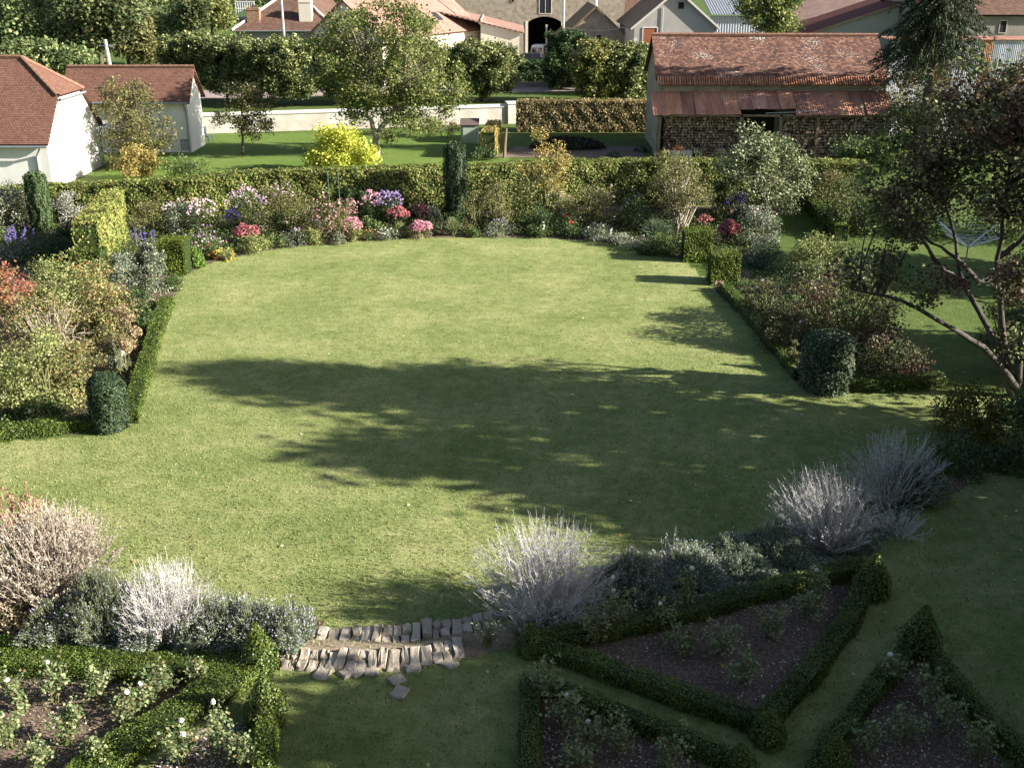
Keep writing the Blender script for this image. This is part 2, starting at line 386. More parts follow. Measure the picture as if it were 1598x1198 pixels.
patch("lavender_bed", None, m_soil, 0.010, 0.12, [(x, float(np.interp(x, EX, EY)) + 0.25) for x in np.linspace(G(750, 970)[0], G(1480, 740)[0], 20)] + [(x, float(np.interp(x, EX, EY)) - 1.3) for x in np.linspace(G(1480, 740)[0], G(800, 990)[0], 20)], label="soil bed of the lavender bank right of the stone steps")
BED1 = [(-80, 1030), (210, 1035), (372, 1042), (240, 1110), (100, 1215), (-80, 1215)]
BED2 = [(395, 1125), (400, 1215), (215, 1215), (300, 1140)]
BED3 = [(870, 1003), (1090, 960), (1335, 905), (1310, 965), (1185, 1112), (1060, 1075)]
BED4 = [(835, 1075), (1010, 1130), (1120, 1215), (842, 1215)]
BED5 = [(1425, 1010), (1470, 1090), (1590, 1215), (1300, 1215), (1350, 1120)]
for b_, l_ in ((BED1, "stony rose bed in sunlight at the lower left"), (BED2, "small stony rose bed left of the grass path"), (BED3, "triangular shaded rose bed right of the steps"), (BED4, "shaded rose bed right of the grass path"), (BED5, "narrow shaded rose bed at the lower right")):
    patch("rose_bed", b_, m_stonysoil, 0.010, 0.08, label=l_)
patch("stony_path", [(425, 1022), (470, 985), (560, 978), (690, 970), (850, 945), (800, 995), (790, 1012), (700, 1035), (620, 1045), (520, 1048), (470, 1046)], m_gravel, 0.012, 0.06, label="gravel spilling at the foot of the stone steps")
# beyond the hedge
patch("back_lawn", [(150, 290), (160, 262), (320, 208), (800, 207), (795, 255), (1000, 262), (1340, 262), (1340, 320), (1000, 330)], m_field, 0.004, 0.6, label="bright green lawn beyond the tall hedge")
patch("vegetable_plot", [(770, 246), (805, 229), (1000, 229), (1010, 246)], m_stonysoil, 0.010, 0.25, label="bare stony vegetable plot beyond the hedge")
patch("road", [(300, 156), (500, 150), (800, 143), (1020, 143), (1200, 143), (1200, 131), (800, 133), (500, 136), (240, 145)], m_road, 0.006, 0.8, label="pale pinkish village road behind the wall")
patch("farmyard", [(740, 128), (1000, 128), (1010, 85), (740, 85)], m_road, 0.006, 0.9, label="pale farmyard in front of the stone barn")
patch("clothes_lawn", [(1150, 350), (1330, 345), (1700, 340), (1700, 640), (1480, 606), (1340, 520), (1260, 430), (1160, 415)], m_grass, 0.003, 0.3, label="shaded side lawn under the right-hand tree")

# ------------------------------------------------------------------ grass blades and fallen leaves
rng = np.random.default_rng(5)
def blades(name, poly, n, size, mat, label, seed, near=1.6, h=0.0):
    r = np.random.default_rng(seed); f = in_poly(poly)
    xs = [p[0] for p in poly]; ys = [p[1] for p in poly]
    X = r.uniform(max(min(xs), -24), min(max(xs), 24), n * 3); Y = r.uniform(min(ys), max(ys), n * 3)
    keep = f(X, Y) & (r.random(n * 3) < (max(12, min(ys)) / Y) ** near)
    X, Y = X[keep][:n], Y[keep][:n]
    P = np.stack([X, Y, gh(X, Y) + size * 0.45], 1)
    D = np.tile([0, 0, 1.0], (len(P), 1)) + r.normal(size=(len(P), 3)) * 0.45
    N = r.normal(size=(len(P), 3)); N[:, 2] *= 0.2
    m = leaves(M(), P, size, r, N=N, jit=0.2, asp=0.16, D=D)
    o = build(name, m, mat); tag(o, label, "grass", kind="stuff")
L_grass = leafmat("grass_blades", [(0.10, 0.137, 0.033), (0.18, 0.215, 0.07), (0.28, 0.285, 0.11), (0.42, 0.4, 0.185)], 0.3, var=0.28)
blades("grass", lawn_w + [(22, 19)] + edge_w, 150000, 0.05, L_grass, "short mown grass of the oval lawn", 1)
blades("grass", [(x, y - 0.15) for x, y in edge_w[::-1]] + [(21, 18), (21, 9.2), (-14, 9.2)], 70000, 0.05, L_grass, "short grass of the terrace between the rose beds", 2)
L_fallen = leafmat("fallen_leaves", [(0.25, 0.12, 0.05), (0.45, 0.35, 0.12), (0.55, 0.5, 0.35)], 0.2)
r_ = np.random.default_rng(8); n_ = 900
X = r_.normal(9, 6, n_); Y = r_.normal(24, 5, n_); ok_ = (X < 19) & (Y > 12)
P = np.stack([X, Y, gh(X, Y) + 0.03], 1)[ok_]
N = np.tile([0, 0, 1.0], (len(P), 1))
tag(build("fallen_leaves", leaves(M(), P, 0.075, r_, N=N, jit=0.8, asp=0.42), L_fallen), "dry leaves fallen on the shaded right side of the lawn", "leaves", kind="stuff")
P = P[: 260].copy(); P[:, 0] = r_.uniform(8, 17, len(P)); P[:, 1] = r_.uniform(20, 26, len(P)); P[:, 2] = gh(P[:, 0], P[:, 1]) + 0.03
tag(build("fallen_leaves", leaves(M(), P, 0.09, r_, N=np.tile([0, 0, 1.0], (len(P), 1)), jit=0.8, asp=0.42), leafmat("yellow_fallen", [(0.3, 0.25, 0.05), (0.5, 0.42, 0.1)], 0.2)), "yellow leaves scattered under the yellow shrub at the right", "leaves", kind="stuff")

# ------------------------------------------------------------------ hedges
def hedge(name, label, pts, width, height, mat, size=0.045, dens=700, cat="hedge", group=None, seed=0, taper=0.0, top=None, rough=0.03, core=True, shoots=0, base=None):
    r = np.random.default_rng(seed + 100)
    pts = [np.array(p[:2], float) for p in pts]
    o = thing(name, label, cat, (pts[0][0], pts[0][1], float(gh(*pts[0]))), group=group)
    z0 = float(gh(*pts[0])); O = np.array([pts[0][0], pts[0][1], z0])
    m = M(); PP = []; NN = []
    h_at = (lambda t: height) if top is None else top
    L_tot = sum(np.linalg.norm(b - a) for a, b in zip(pts[:-1], pts[1:])); run = 0
    mc = M()
    for a, b in zip(pts[:-1], pts[1:]):
        d = b - a; L = np.linalg.norm(d); d = d / L; nrm = np.array([d[1], -d[0]])
        k = max(2, int(L / 0.25)); tt = np.linspace(-.05, L + .05, k)
        # core
        prof = [(-0.5, 0), (-0.5 + taper, 0.5), (-0.47 + taper, 0.96), (0, 1), (0.47 - taper, 0.96), (0.5 - taper, 0.5), (0.5, 0)]
        V = []
        for t in tt:
            hh = h_at((run + t) / L_tot); c = a + d * t
            for (q, zz) in prof:
                jj = r.normal(0, 0.012, 3)
                p = c + nrm * q * (width - 0.05)
                V.append([p[0] + jj[0], p[1] + jj[1], gh(p[0], p[1]) + zz * (hh - 0.03) + jj[2] * (zz > 0)])
        i = np.arange(k * 7).reshape(k, 7)
        F = np.stack([i[:-1, :-1], i[1:, :-1], i[1:, 1:], i[:-1, 1:]], -1).reshape(-1, 4).tolist()
        for e in (0, k - 1):
            F += [(i[e, 0], i[e, 1], i[e, 5], i[e, 6]), (i[e, 1], i[e, 2], i[e, 4], i[e, 5]), (i[e, 2], i[e, 3], i[e, 4], i[e, 4])]
        mc.add(V, [f for f in F if len(set(f)) == 4])
        def surf(n, kind):
            t = r.uniform(-.1, L + .1, n); hh = np.array([h_at((run + q) / L_tot) for q in t]) if top else np.full(n, height)
            if kind == 't': q = r.uniform(-0.5 + taper, 0.5 - taper, n); z = hh; nn = np.tile([0, 0, 1.0], (n, 1))
            else:
                s = 1 if kind == 'r' else -1
                zf = r.uniform(0, 1, n); q = s * (0.5 - taper * zf); z = zf * hh; nn = np.tile([nrm[0] * s, nrm[1] * s, 0.15], (n, 1))
            p = a[None] + d[None] * t[:, None] + nrm[None] * (q * width)[:, None]
            lump = rough * (np.sin(p[:, 0] * 5.1 + z * 4) + np.cos(p[:, 1] * 4.3 + z * 5.7)) * 0.7
            P3 = np.stack([p[:, 0], p[:, 1], gh(p[:, 0], p[:, 1]) + z], 1) + nn * (lump + r.normal(0, rough * 0.7, n))[:, None]
            PP.append(P3); NN.append(nn)
        hm = height
        surf(int(L * width * dens), 't'); surf(int(L * hm * dens), 'r'); surf(int(L * hm * dens), 'l')
        run += L
    for e, (c, dd) in enumerate(((pts[0], pts[0] - pts[1]), (pts[-1], pts[-1] - pts[-2]))):
        dd = dd / np.linalg.norm(dd); nr = np.array([dd[1], -dd[0]]); hh = h_at(0 if e == 0 else 1)
        n = int(width * hh * dens); q = r.uniform(-.5 + taper, .5 - taper, n) * width; z = r.uniform(0, hh, n)
        p = c[None] + nr[None] * q[:, None]
        PP.append(np.stack([p[:, 0] + dd[0] * r.normal(0, rough, n), p[:, 1] + dd[1] * r.normal(0, rough, n), gh(p[:, 0], p[:, 1]) + z], 1)); NN.append(np.tile([dd[0], dd[1], 0.1], (n, 1)))
    P = np.concatenate(PP) - O; N = np.concatenate(NN)
    mc.V = [v - O for v in mc.V]
    build("branches", mc, m_core, o)
    m = leaves(M(), P, size, r, N=N, jit=0.75, asp=0.42)
    if shoots:
        i = r.integers(0, len(P), shoots); Q = P[i] + np.array([0, 0, 1]) * r.uniform(0.02, 0.14, shoots)[:, None]
        leaves(m, Q, size, r)
    build("foliage", m, mat, o)
    return o
# ------------------------------------------------------------------ plant builders
def clump_pts(r, centres, rad, per, flat=0.8, shell=0.6):
    n = len(centres) * per
    d = unit(r.normal(size=(n, 3))); rr = r.uniform(shell ** 3, 1, n) ** (1 / 3)
    rad = np.broadcast_to(rad, (len(centres),))
    P = np.repeat(np.asarray(centres), per, 0) + d * (rr * np.repeat(rad, per) * r.uniform(0.75, 1.15, n))[:, None] * np.array([1, 1, flat])
    return P, d
def ell(r, n, c, R, lo=0.5, zmin=None, sup=0):
    d = unit(r.normal(size=(n * 2, 3)))
    if sup: d = d / (np.abs(d) ** sup).sum(1, keepdims=True) ** (1 / sup)
    d = d * 1.0; q = r.uniform(lo ** 3, 1, n * 2) ** (1 / 3)
    P = np.array(c) + d * q[:, None] * np.array(R)
    if zmin is not None: P = P[P[:, 2] > zmin]
    return P[:n]
def dims(u, vb, vt, wpx, push=0.6):
    """foot pixel, top pixel and width -> base point, width, height"""
    x, y, z = G(u, vb)
    dep = HC / (sin(TH) + cos(TH) * (vb - 599) / FPX)
    w = wpx * dep / FPX
    y2 = y + w * 0.5 * push; x2 = x * y2 / y; z2 = float(gh(x2, y2))
    _, top = onY(u, vt, y2)
    return x2, y2, z2, w, max(0.12, top - z2)
def flowers(r, m, P, size, k=5):
    for _ in range(1):
        Q = np.repeat(P, k, 0) + r.normal(size=(len(P) * k, 3)) * size * 0.28
        leaves(m, Q, size, r, up=0.6, asp=0.45)
    return m
def bush(label, cat, u, vb, vt, wpx, mat, leaf=0.08, n=2600, fl=None, form="dome", stems=True, group=None, seed=0, name=None, stemmat=None, nc=None, fsize=0.07, fk=5, xyz=None, deep=1.0):
    """fl: list of (material, count, zone) zone 'top' or 'all'"""
    r = np.random.default_rng(seed * 7 + int(u) + 13)
    x, y, z, w, h = xyz or dims(u, vb, vt, wpx)
    if group and 'border' in group:
        w *= 1.14; h *= 1.16; n = int(n * 1.45); fl = fl and [(a_, int(b_ * 1.7), c_) for a_, b_, c_ in fl]
    R = w / 2
    o = thing(name or cat.replace(" ", "_"), label, cat, (x, y, z), group=group)
    nc = nc or max(10, int(14 * max(1, w)))
    cr = 0.30 * min(R, h) + 0.05
    if form == "dome": C = ell(r, nc, (0, 0, h * 0.30), (R - cr * .6, (R - cr * .6) * deep, h * 0.7 - cr * .6), 0.55, 0.02)
    elif form == "column":
        C = np.stack([r.uniform(-1, 1, nc) * (R - cr * .5), r.uniform(-1, 1, nc) * (R - cr * .5) * deep, r.uniform(0.08, 0.97, nc) * (h - cr)], 1)
    elif form == "loose": C = ell(r, nc, (0, 0, h * 0.62), (R - cr * .6, (R - cr * .6) * deep, h * 0.38 - cr * .3), 0.4)
    elif form == "mat": C = ell(r, nc, (0, 0, h * 0.3), (R, R * deep, h * 0.55), 0.3, 0)
    P, d = clump_pts(r, C, cr, max(4, n // len(C)), 0.85, 0.3)
    P = P[P[:, 2] > 0.0]
    build("foliage", leaves(M(), P, leaf, r, N=d[: len(P)] if False else None, up=0.3), mat, o)
    if stems:
        k = min(len(C), 40); T = C[:k]
        base = np.stack([r.normal(0, R * 0.12, k), r.normal(0, R * 0.12, k), np.zeros(k)], 1)
        mid = base * 0.5 + T * 0.5 + np.array([0, 0, 1]) * h * 0.12
        pts = bez(base, mid, T, 6)
        rad = np.linspace(0.018, 0.006, 6)[None] * (0.6 + 0.5 * h)
        build("stems", tubes(M(), wob(pts, 0.02, r), np.repeat(rad, k, 0), 4), stemmat or m_stem, o)
    if fl:
        for (fm, cnt, zone) in fl:
            if zone == 'cap':
                dd = unit(r.normal(size=(cnt * 4, 3))); dd = dd[dd[:, 2] > .3][:cnt]
                Q = dd * np.array([R, R * deep, h * .62]) * r.uniform(.86, 1.02, (len(dd), 1)) * (1 + .08 * np.sin(dd[:, :1] * 7 + seed)) + np.array([0, 0, h * .42])
                build("blossoms", flowers(r, M(), Q, fsize, fk), fm, o); continue
            i = r.integers(0, len(P), cnt * 6); Q = P[i]
            cen = np.array([0, 0, h * 0.35]); dd = Q - cen
            out = np.linalg.norm(dd / np.array([R, R * deep, h * 0.62]), axis=1)
            kx = out > (0.75 if zone == 'all' else 0.8)
            if zone == 'top': kx &= Q[:, 2] > h * 0.62
            if zone == 'low': kx &= Q[:, 2] < h * 0.6
            Q = Q[kx][:cnt]
            if len(Q): build("blossoms", flowers(r, M(), Q + unit(Q - cen) * 0.03, fsize, fk), fm, o)
    return o
def wands(label, cat, u, vb, vt, wpx, smat, lmat, ns=220, twigs=5, rad=0.0045, leaf=0.03, flower=None, nf=0, group=None, seed=0, name=None, lean=(0, 0), spread=1.0, twl=0.28, leafn=8, base_f=None, upright=0.55, xyz=None):
    r = np.random.default_rng(seed * 11 + int(u) + 3)
    x, y, z, w, h = xyz or dims(u, vb, vt, wpx)
    R = w / 2 * spread
    o = thing(name or cat.replace(" ", "_"), label, cat, (x, y, z), group=group)
    a = r.uniform(0, 2 * pi, ns); q = r.uniform(0, 1, ns) ** 0.6
    tip = np.stack([np.cos(a) * q * R, np.sin(a) * q * R, h * np.sqrt(np.clip(1 - (q * 0.85) ** 2, 0.1, 1)) * r.uniform(0.72, 1.04, ns)], 1)
    tip[:, 0] += lean[0] * tip[:, 2]; tip[:, 1] += lean[1] * tip[:, 2]
    base = np.stack([np.cos(a) * q * R * 0.3, np.sin(a) * q * R * 0.3, np.zeros(ns)], 1) + r.normal(0, 0.05, (ns, 3)) * [1, 1, 0]
    tip += r.normal(0, 0.07, tip.shape); tip[:, 2] = np.maximum(tip[:, 2], .12)
    mid = base + (tip - base) * np.array([0.45, 0.45, upright]) + r.normal(0, .09, tip.shape) * h
    K = 9
    pts = wob(bez(base, mid, tip, K), 0.02, r)
    m = tubes(M(), pts, np.repeat(np.linspace(rad * 1.7, rad * 0.6, K)[None], ns, 0), 3)
    tw = []
    for s in range(twigs):
        i = r.integers(3, K - 1, ns); b0 = pts[np.arange(ns), i]
        d0 = unit(pts[np.arange(ns), i + 1 if K else i] - b0); side = unit(np.cross(d0, r.normal(size=(ns, 3))))
        ln = (twl * r.uniform(0.4, 1.0, ns) * (1.1 - i / K))[:, None]
        e0 = b0 + (d0 * 1.0 + side * 0.42) * ln
        tw.append(np.stack([b0, b0 * 0.5 + e0 * 0.5 + side * 0.02, e0], 1))
    tw = np.concatenate(tw) if tw else np.zeros((0, 3, 3))
    if len(tw): tubes(m, tw, rad * 0.7, 3)
    build("stems", m, smat, o)
    if lmat is not None:
        src = np.concatenate([pts[:, 2:].reshape(-1, 3), tw.reshape(-1, 3)])
        L = src[r.integers(0, len(src), leafn * ns)] + r.normal(0, 0.02, (leafn * ns, 3))
        L = L[L[:, 2] > 0.02]
        build("foliage", leaves(M(), L, leaf, r), lmat, o)
    if flower is not None:
        src = tw[:, 1:].reshape(-1, 3); L = src[r.integers(0, len(src), nf)] + r.normal(0, 0.015, (nf, 3))
        build("blossoms", leaves(M(), L, 0.028, r, asp=0.5), flower, o)
    return o
def lavender(label, u, vb, vt, wpx, fm, seed=0, cat="lavender", group=None, n=900, deep=1.0, mat=None, fn=420, xyz=None, name=None):
    r = np.random.default_rng(seed * 5 + int(u) + 77)
    x, y, z, w, h = xyz or dims(u, vb, vt, wpx)
    R = w / 2; o = thing(name or cat.replace(" ", "_"), label, cat, (x, y, z), group=group)
    n = int(n * max(0.6, w)); a = r.uniform(0, 2 * pi, n); q = np.sqrt(r.uniform(0, 1, n))
    lump = 1 + 0.16 * np.sin(a * 3 + seed) + 0.1 * np.sin(a * 7 + u)
    tip = np.stack([np.cos(a) * q * R * lump, np.sin(a) * q * R * deep * lump, h * np.sqrt(np.clip(1 - q ** 2 * 0.92, 0, 1)) * r.uniform(0.72, 1.12, n) * (1 + .14 * np.sin(a * 2 + q * 5 + u))], 1)
    base = tip * np.array([0.45, 0.45, 0.0]); base[:, 2] = 0
    K = 5; pts = bez(base, base * 0.4 + tip * 0.6 * np.array([1, 1, 1]), tip, K)
    build("stems", tubes(M(), pts, 0.003, 3), m_stem, o)
    k = 22
    t = r.uniform(0.35, 1.0, (n, k)); P = base[:, None] * (1 - t[..., None]) + tip[:, None] * t[..., None]
    P = P.reshape(-1, 3) + r.normal(0, 0.02, (n * k, 3)); P = P[P[:, 2] > 0.01]
    D = np.repeat(unit(tip - base * 0.6), k, 0)[: len(P)]
    build("foliage", leaves(M(), P, 0.05, r, asp=0.14, D=D), mat or L_lav, o)
    i = r.integers(0, n, fn); T = tip[i] + unit(tip[i] - base[i]) * r.uniform(0, 0.08, fn)[:, None]
    if fm is not None: build("blossoms", leaves(M(), T, 0.035, r, asp=0.35, D=unit(tip[i] - base[i])), fm, o)
    return o
def spikes(label, cat, u, vb, vt, wpx, lmat, fm, ns=10, group=None, seed=0, name=None, body=0.55):
    """leafy clump with upright flower spikes"""
    r = np.random.default_rng(seed * 3 + int(u) + 5)
    x, y, z, w, h = dims(u, vb, vt, wpx); R = w / 2
    o = thing(name or cat.replace(" ", "_"), label, cat, (x, y, z), group=group)
    C = ell(r, 12, (0, 0, h * body * 0.4), (R * .8, R * .8, h * body * 0.6), 0.4, 0)
    P, d = clump_pts(r, C, R * 0.35, 130, 0.9, 0.2); P = P[P[:, 2] > 0]
    build("foliage", leaves(M(), P, 0.09, r), lmat, o)
    tip = np.stack([r.uniform(-.8, .8, ns) * R, r.uniform(-.6, .6, ns) * R, h * r.uniform(0.8, 1.0, ns)], 1)
    base = tip * [0.5, 0.5, 0]; pts = bez(base, (base + tip) / 2, tip, 4)
    build("stems", tubes(M(), pts, 0.006, 3), m_stem, o)
    k = 26; t = r.uniform(0.68, 1, (ns, k)); Q = (base[:, None] * (1 - t[..., None]) + tip[:, None] * t[..., None]).reshape(-1, 3) + r.normal(0, 0.025, (ns * k, 3))
    build("blossoms", leaves(M(), Q, 0.06, r, asp=0.5), fm, o)
    return o
def straps(label, u, vb, vt, wpx, mat, n=220, cat="grass clump", group=None, seed=0, name=None):
    r = np.random.default_rng(seed + int(u))
    x, y, z, w, h = dims(u, vb, vt, wpx); R = w / 2
    o = thing(name or cat.replace(" ", "_"), label, cat, (x, y, z), group=group)
    a = r.uniform(0, 2 * pi, n); q = r.uniform(0.1, 1, n)
    tip = np.stack([np.cos(a) * q * R, np.sin(a) * q * R, h * (1.05 - 0.5 * q * q) * r.uniform(0.7, 1, n)], 1)
    base = tip * [0.2, 0.2, 0]
    pts = bez(base, base * .5 + tip * .5 + np.array([0, 0, 1]) * h * .3, tip, 5)
    build("blades", tubes(M(), pts, np.repeat(np.array([[.012, .014, .012, .009, .002]]), n, 0), 3), mat, o)
    return o
def rose(label, u, vb, vt, wpx, blooms=1, seed=0, cat="rose bush", group=None, ns=7, xyz=None, bm=None, lm=None, bpos=None, dens=26):
    """open rose bush: thorny canes, leaves along the canes, single blooms as parts"""
    r = np.random.default_rng(seed * 17 + int(u) + int(vb))
    x, y, z, w, h = xyz or dims(u, vb, vt, wpx); R = w / 2
    o = thing("rose_bush", label, cat, (x, y, z), group=group)
    a = r.uniform(0, 2 * pi, ns); q = r.uniform(0.25, 1, ns)
    tip = np.stack([np.cos(a) * q * R, np.sin(a) * q * R, h * r.uniform(0.6, 1, ns)], 1); tip[0, 2] = h; tip[0, :2] *= .3
    base = r.normal(0, 0.04, (ns, 3)) * [1, 1, 0]
    pts = wob(bez(base, base * .6 + tip * .4 + np.array([0, 0, .2]) * h, tip, 7), 0.015, r)
    m = tubes(M(), pts, np.repeat(np.linspace(.008, .004, 7)[None], ns, 0), 4)
    i = np.repeat(np.arange(ns), 4); kk = r.integers(2, 6, len(i)); b0 = pts[i, kk]
    e0 = b0 + unit(r.normal(size=b0.shape) + [0, 0, .8]) * r.uniform(.1, .25, (len(i), 1))
    tubes(m, np.stack([b0, (b0 + e0) / 2 + r.normal(0, .01, b0.shape), e0], 1), 0.0035, 3)
    build("stems", m, m_stem, o)
    src = np.concatenate([pts[:, 2:].reshape(-1, 3), e0, (b0 + e0) / 2, e0])
    c = src[r.integers(0, len(src), ns * dens // 3)] + r.normal(0, 0.035, (ns * dens // 3, 3))
    P = np.repeat(c, 4, 0) + r.normal(0, 0.035, (len(c) * 4, 3)); P = P[P[:, 2] > .03]
    build("foliage", leaves(M(), P, 0.055, r, up=.6, asp=.4), lm or L_rose, o)
    for b in range(blooms):
        t = tip[b % ns] + [0, 0, .03] if b < ns else e0[b % len(e0)]
        Q = np.repeat(t[None], 16, 0); dd = unit(r.normal(size=(16, 3)) + [0, 0, .7])
        build("blossom", leaves(M(), Q + dd * .025, 0.06, r, N=dd, jit=.4, asp=.5), bm or P_white, o)
    return o
# ------------------------------------------------------------------ trees
def taper_tube(m, p, r0, r1, sides=8, k=8, wobble=0.05, rng=None, bend=None):
    p = [np.array(q, float) for q in p]
    t = np.linspace(0, 1, k); tt = np.linspace(0, 1, len(p))
    path = np.stack([np.interp(t, tt, [q[j] for q in p]) for j in range(3)], 1)
    if rng is not None: path[1:-1] += rng.normal(size=path[1:-1].shape) * wobble
    return tubes(m, path[None], np.linspace(r0, r1, k)[None], sides)
def tree(name, label, base, ells, nclump, cr, per, leaf, mat, bark=None, trunk_r=0.18, trunk_h=None, seed=0, cat="tree", group=None, nl=40, trunks=None, shell=0.45, flat=0.75, cshell=0.3, twigs=True, asp=0.36, sup=0):
    """ells: crown ellipsoids (cx,cy,cz,rx,ry,rz) relative to the base"""
    r = np.random.default_rng(seed + 900)
    o = thing(name, label, cat, base, group=group)
    vol = np.array([e[3] * e[4] * e[5] for e in ells]) ** 0.75; vol = vol / vol.sum()
    C = np.concatenate([ell(r, max(2, int(nclump * v)), e[:3], (e[3] - cr * .4, e[4] - cr * .4, e[5] - cr * .4), shell, None, sup) for e, v in zip(ells, vol)])
    rad = cr * r.uniform(0.6, 1.3, len(C))
    P, d = clump_pts(r, C, rad, per, flat, cshell)
    P += r.normal(0, leaf * .8, P.shape)
    P = P[P[:, 2] > 0.1]
    m = leaves(M(), P, leaf, r, up=0.35, asp=asp)
    mt = M(); top = max(e[2] + e[5] * 0.4 for e in ells); cx = np.average([e[0] for e in ells], weights=vol); cy = np.average([e[1] for e in ells], weights=vol)
    th = trunk_h or min(e[2] - e[5] for e in ells)
    tr = trunks or [[(0, 0, 0), (cx * .15, cy * .15, th), (cx * .8, cy * .8, top)]]
    axis = []
    for q in tr:
        taper_tube(mt, q, trunk_r, trunk_r * .22, 9, 12, trunk_r * .18, r)
        t = np.linspace(0, 1, 30); tt = np.linspace(0, 1, len(q)); axis.append(np.stack([np.interp(t, tt, [p[j] for p in q]) for j in range(3)], 1))
    A = np.concatenate(axis)
    k = min(nl, len(C)); T = C[:k]
    lo = A[A[:, 2] > th * 0.75] if (A[:, 2] > th * 0.75).any() else A
    bidx = [np.argmin(np.linalg.norm((lo - c) * [1, 1, 1], axis=1) + np.maximum(0, lo[:, 2] - c[2] + 0.2 * np.linalg.norm(c[:2] - lo[:, :2].mean(0))) * 2) for c in T]
    B = lo[bidx]
    pts = wob(bez(B, B * .5 + T * .5 + np.array([0, 0, .12]) * np.linalg.norm(T - B, axis=1)[:, None], T, 7), 0.04 * cr, r)
    tubes(mt, pts, np.linspace(trunk_r * .33, trunk_r * .06, 7)[None].repeat(k, 0), 5)
    if twigs:
        n2 = min(len(P), k * 12); j = r.integers(0, k, n2); s0 = pts[j, r.integers(3, 7, n2)]
        q = s0 + unit(r.normal(size=(n2, 3)) + [0, 0, .2]) * r.uniform(.3, 1, (n2, 1)) * cr
        tubes(mt, np.stack([s0, (s0 + q) / 2 + r.normal(0, .03, s0.shape), q], 1), trunk_r * .05, 3)
    build("trunk", mt, bark or m_bark, o, smooth=True)
    build("crown", m, mat, o)
    return o
def conifer(name, label, base, H, R, z0, mat, seed=0, tiers=22, per=16, cat="tree", group=None, leaf=0.16, droop=0.35, nk=26):
    r = np.random.default_rng(seed + 60)
    o = thing(name, label, cat, base, group=group)
    mt = taper_tube(M(), [(0, 0, 0), (0, 0, H)], H * .018, .03, 8, 8, .02, r)
    PL = []; DL = []
    paths = []
    for i in range(tiers):
        f = i / (tiers - 1); z = z0 + (H - z0) * f; L = R * (1 - f) ** 0.85 + .15
        for b in range(max(4, int(per * (1 - f * .6)))):
            a = r.uniform(0, 2 * pi); l = L * r.uniform(.7, 1.1)
            d = np.array([cos(a), sin(a), 0]); zz = z + r.normal(0, .12)
            b0 = np.array([0, 0, zz]); tipp = b0 + d * l + np.array([0, 0, -droop * l]); mid = b0 + d * l * .5 + np.array([0, 0, -.02 * l])
            pth = bez(b0[None], mid[None], tipp[None], 6)[0]; paths.append(pth)
            t = r.uniform(.15, 1, nk * max(1, int(l))) ; q = np.stack([np.interp(t * 5, range(6), pth[:, j]) for j in range(3)], 1)
            side = np.array([-d[1], d[0], 0]); s = r.uniform(-1, 1, len(t)) * .32 * l * (1.1 - t)
            q = q + side * s[:, None] + np.array([0, 0, -1]) * (np.abs(s) * .35 + r.uniform(0, .28, len(t)))[:, None]
            PL.append(q); DL.append(np.tile(d * .6 + np.array([0, 0, -.8]), (len(t), 1)))
    tubes(mt, np.array(paths), np.linspace(.035, .008, 6)[None].repeat(len(paths), 0), 3)
    build("trunk", mt, m_bark, o)
    P = np.concatenate(PL)
    build("crown", leaves(M(), P, leaf, r, D=np.concatenate(DL), asp=.13), mat, o)
    return o
# ------------------------------------------------------------------ buildings
T_house = tile_mat("russet_tiles", [(0.12, 0.06, 0.045), (0.17, 0.088, 0.065), (0.22, 0.125, 0.09)], 0.17, 0.12)
T_old = tile_mat("old_mottled_tiles", [(0.07, 0.045, 0.04), (0.125, 0.068, 0.056), (0.18, 0.092, 0.07), (0.28, 0.165, 0.11)], 0.19, 0.13, lich=0.038, patch=0.3)
T_brown = tile_mat("brown_tiles", [(0.07, 0.045, 0.035), (0.13, 0.078, 0.06), (0.21, 0.125, 0.09)], 0.25, 0.25, patch=0.7)
T_pink = tile_mat("pinkish_tiles", [(0.22, 0.13, 0.105), (0.3, 0.18, 0.145), (0.35, 0.22, 0.18)], 0.3, 0.3)
T_tan = tile_mat("tan_tiles", [(0.16, 0.11, 0.07), (0.26, 0.19, 0.12), (0.3, 0.24, 0.16)], 0.3, 0.3)
W_white = rough_mat("white_render", (0.66, 0.64, 0.6), (0.82, 0.81, 0.78), 0.9, bump=0.15, bscale=30, sc=(1, 1, .35), detail=8)
W_cream = rough_mat("cream_render", (0.62, 0.56, 0.45), (0.74, 0.69, 0.58), 0.5, bump=0.2, bscale=20)
W_stone = rough_mat("rubble_stone", (0.19, 0.16, 0.12), (0.32, 0.28, 0.22), 1.6, (0.42, 0.37, 0.29), bump=0.9, bscale=7)
W_grey = rough_mat("grey_render", (0.33, 0.32, 0.3), (0.45, 0.43, 0.39), 0.6, bump=0.2, bscale=20)
W_garden = rough_mat("roughcast_wall", (0.36, 0.33, 0.29), (0.55, 0.52, 0.47), 0.9, bump=0.3, bscale=14)
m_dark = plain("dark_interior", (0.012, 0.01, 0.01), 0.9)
m_glass = plain("window_glass", (0.03, 0.035, 0.045), 0.1)
m_wood = rough_mat("weathered_wood", (0.12, 0.085, 0.06), (0.24, 0.18, 0.13), 5, bump=0.5, sc=(1, 1, 0.15))
m_whitep = plain("white_paint", (0.78, 0.78, 0.76), 0.45)
m_orange = plain("orange_shutter_paint", (0.3, 0.1, 0.04), 0.6)
m_zinc = plain("zinc", (0.32, 0.34, 0.36), 0.45, 0.5)
m_concrete = rough_mat("concrete", (0.36, 0.33, 0.29), (0.5, 0.46, 0.41), 4, bump=0.3)
m_brick = tile_mat("chimney_brick", [(0.22, 0.12, 0.08), (0.36, 0.22, 0.15), (0.45, 0.33, 0.25)], 0.22, 0.07)
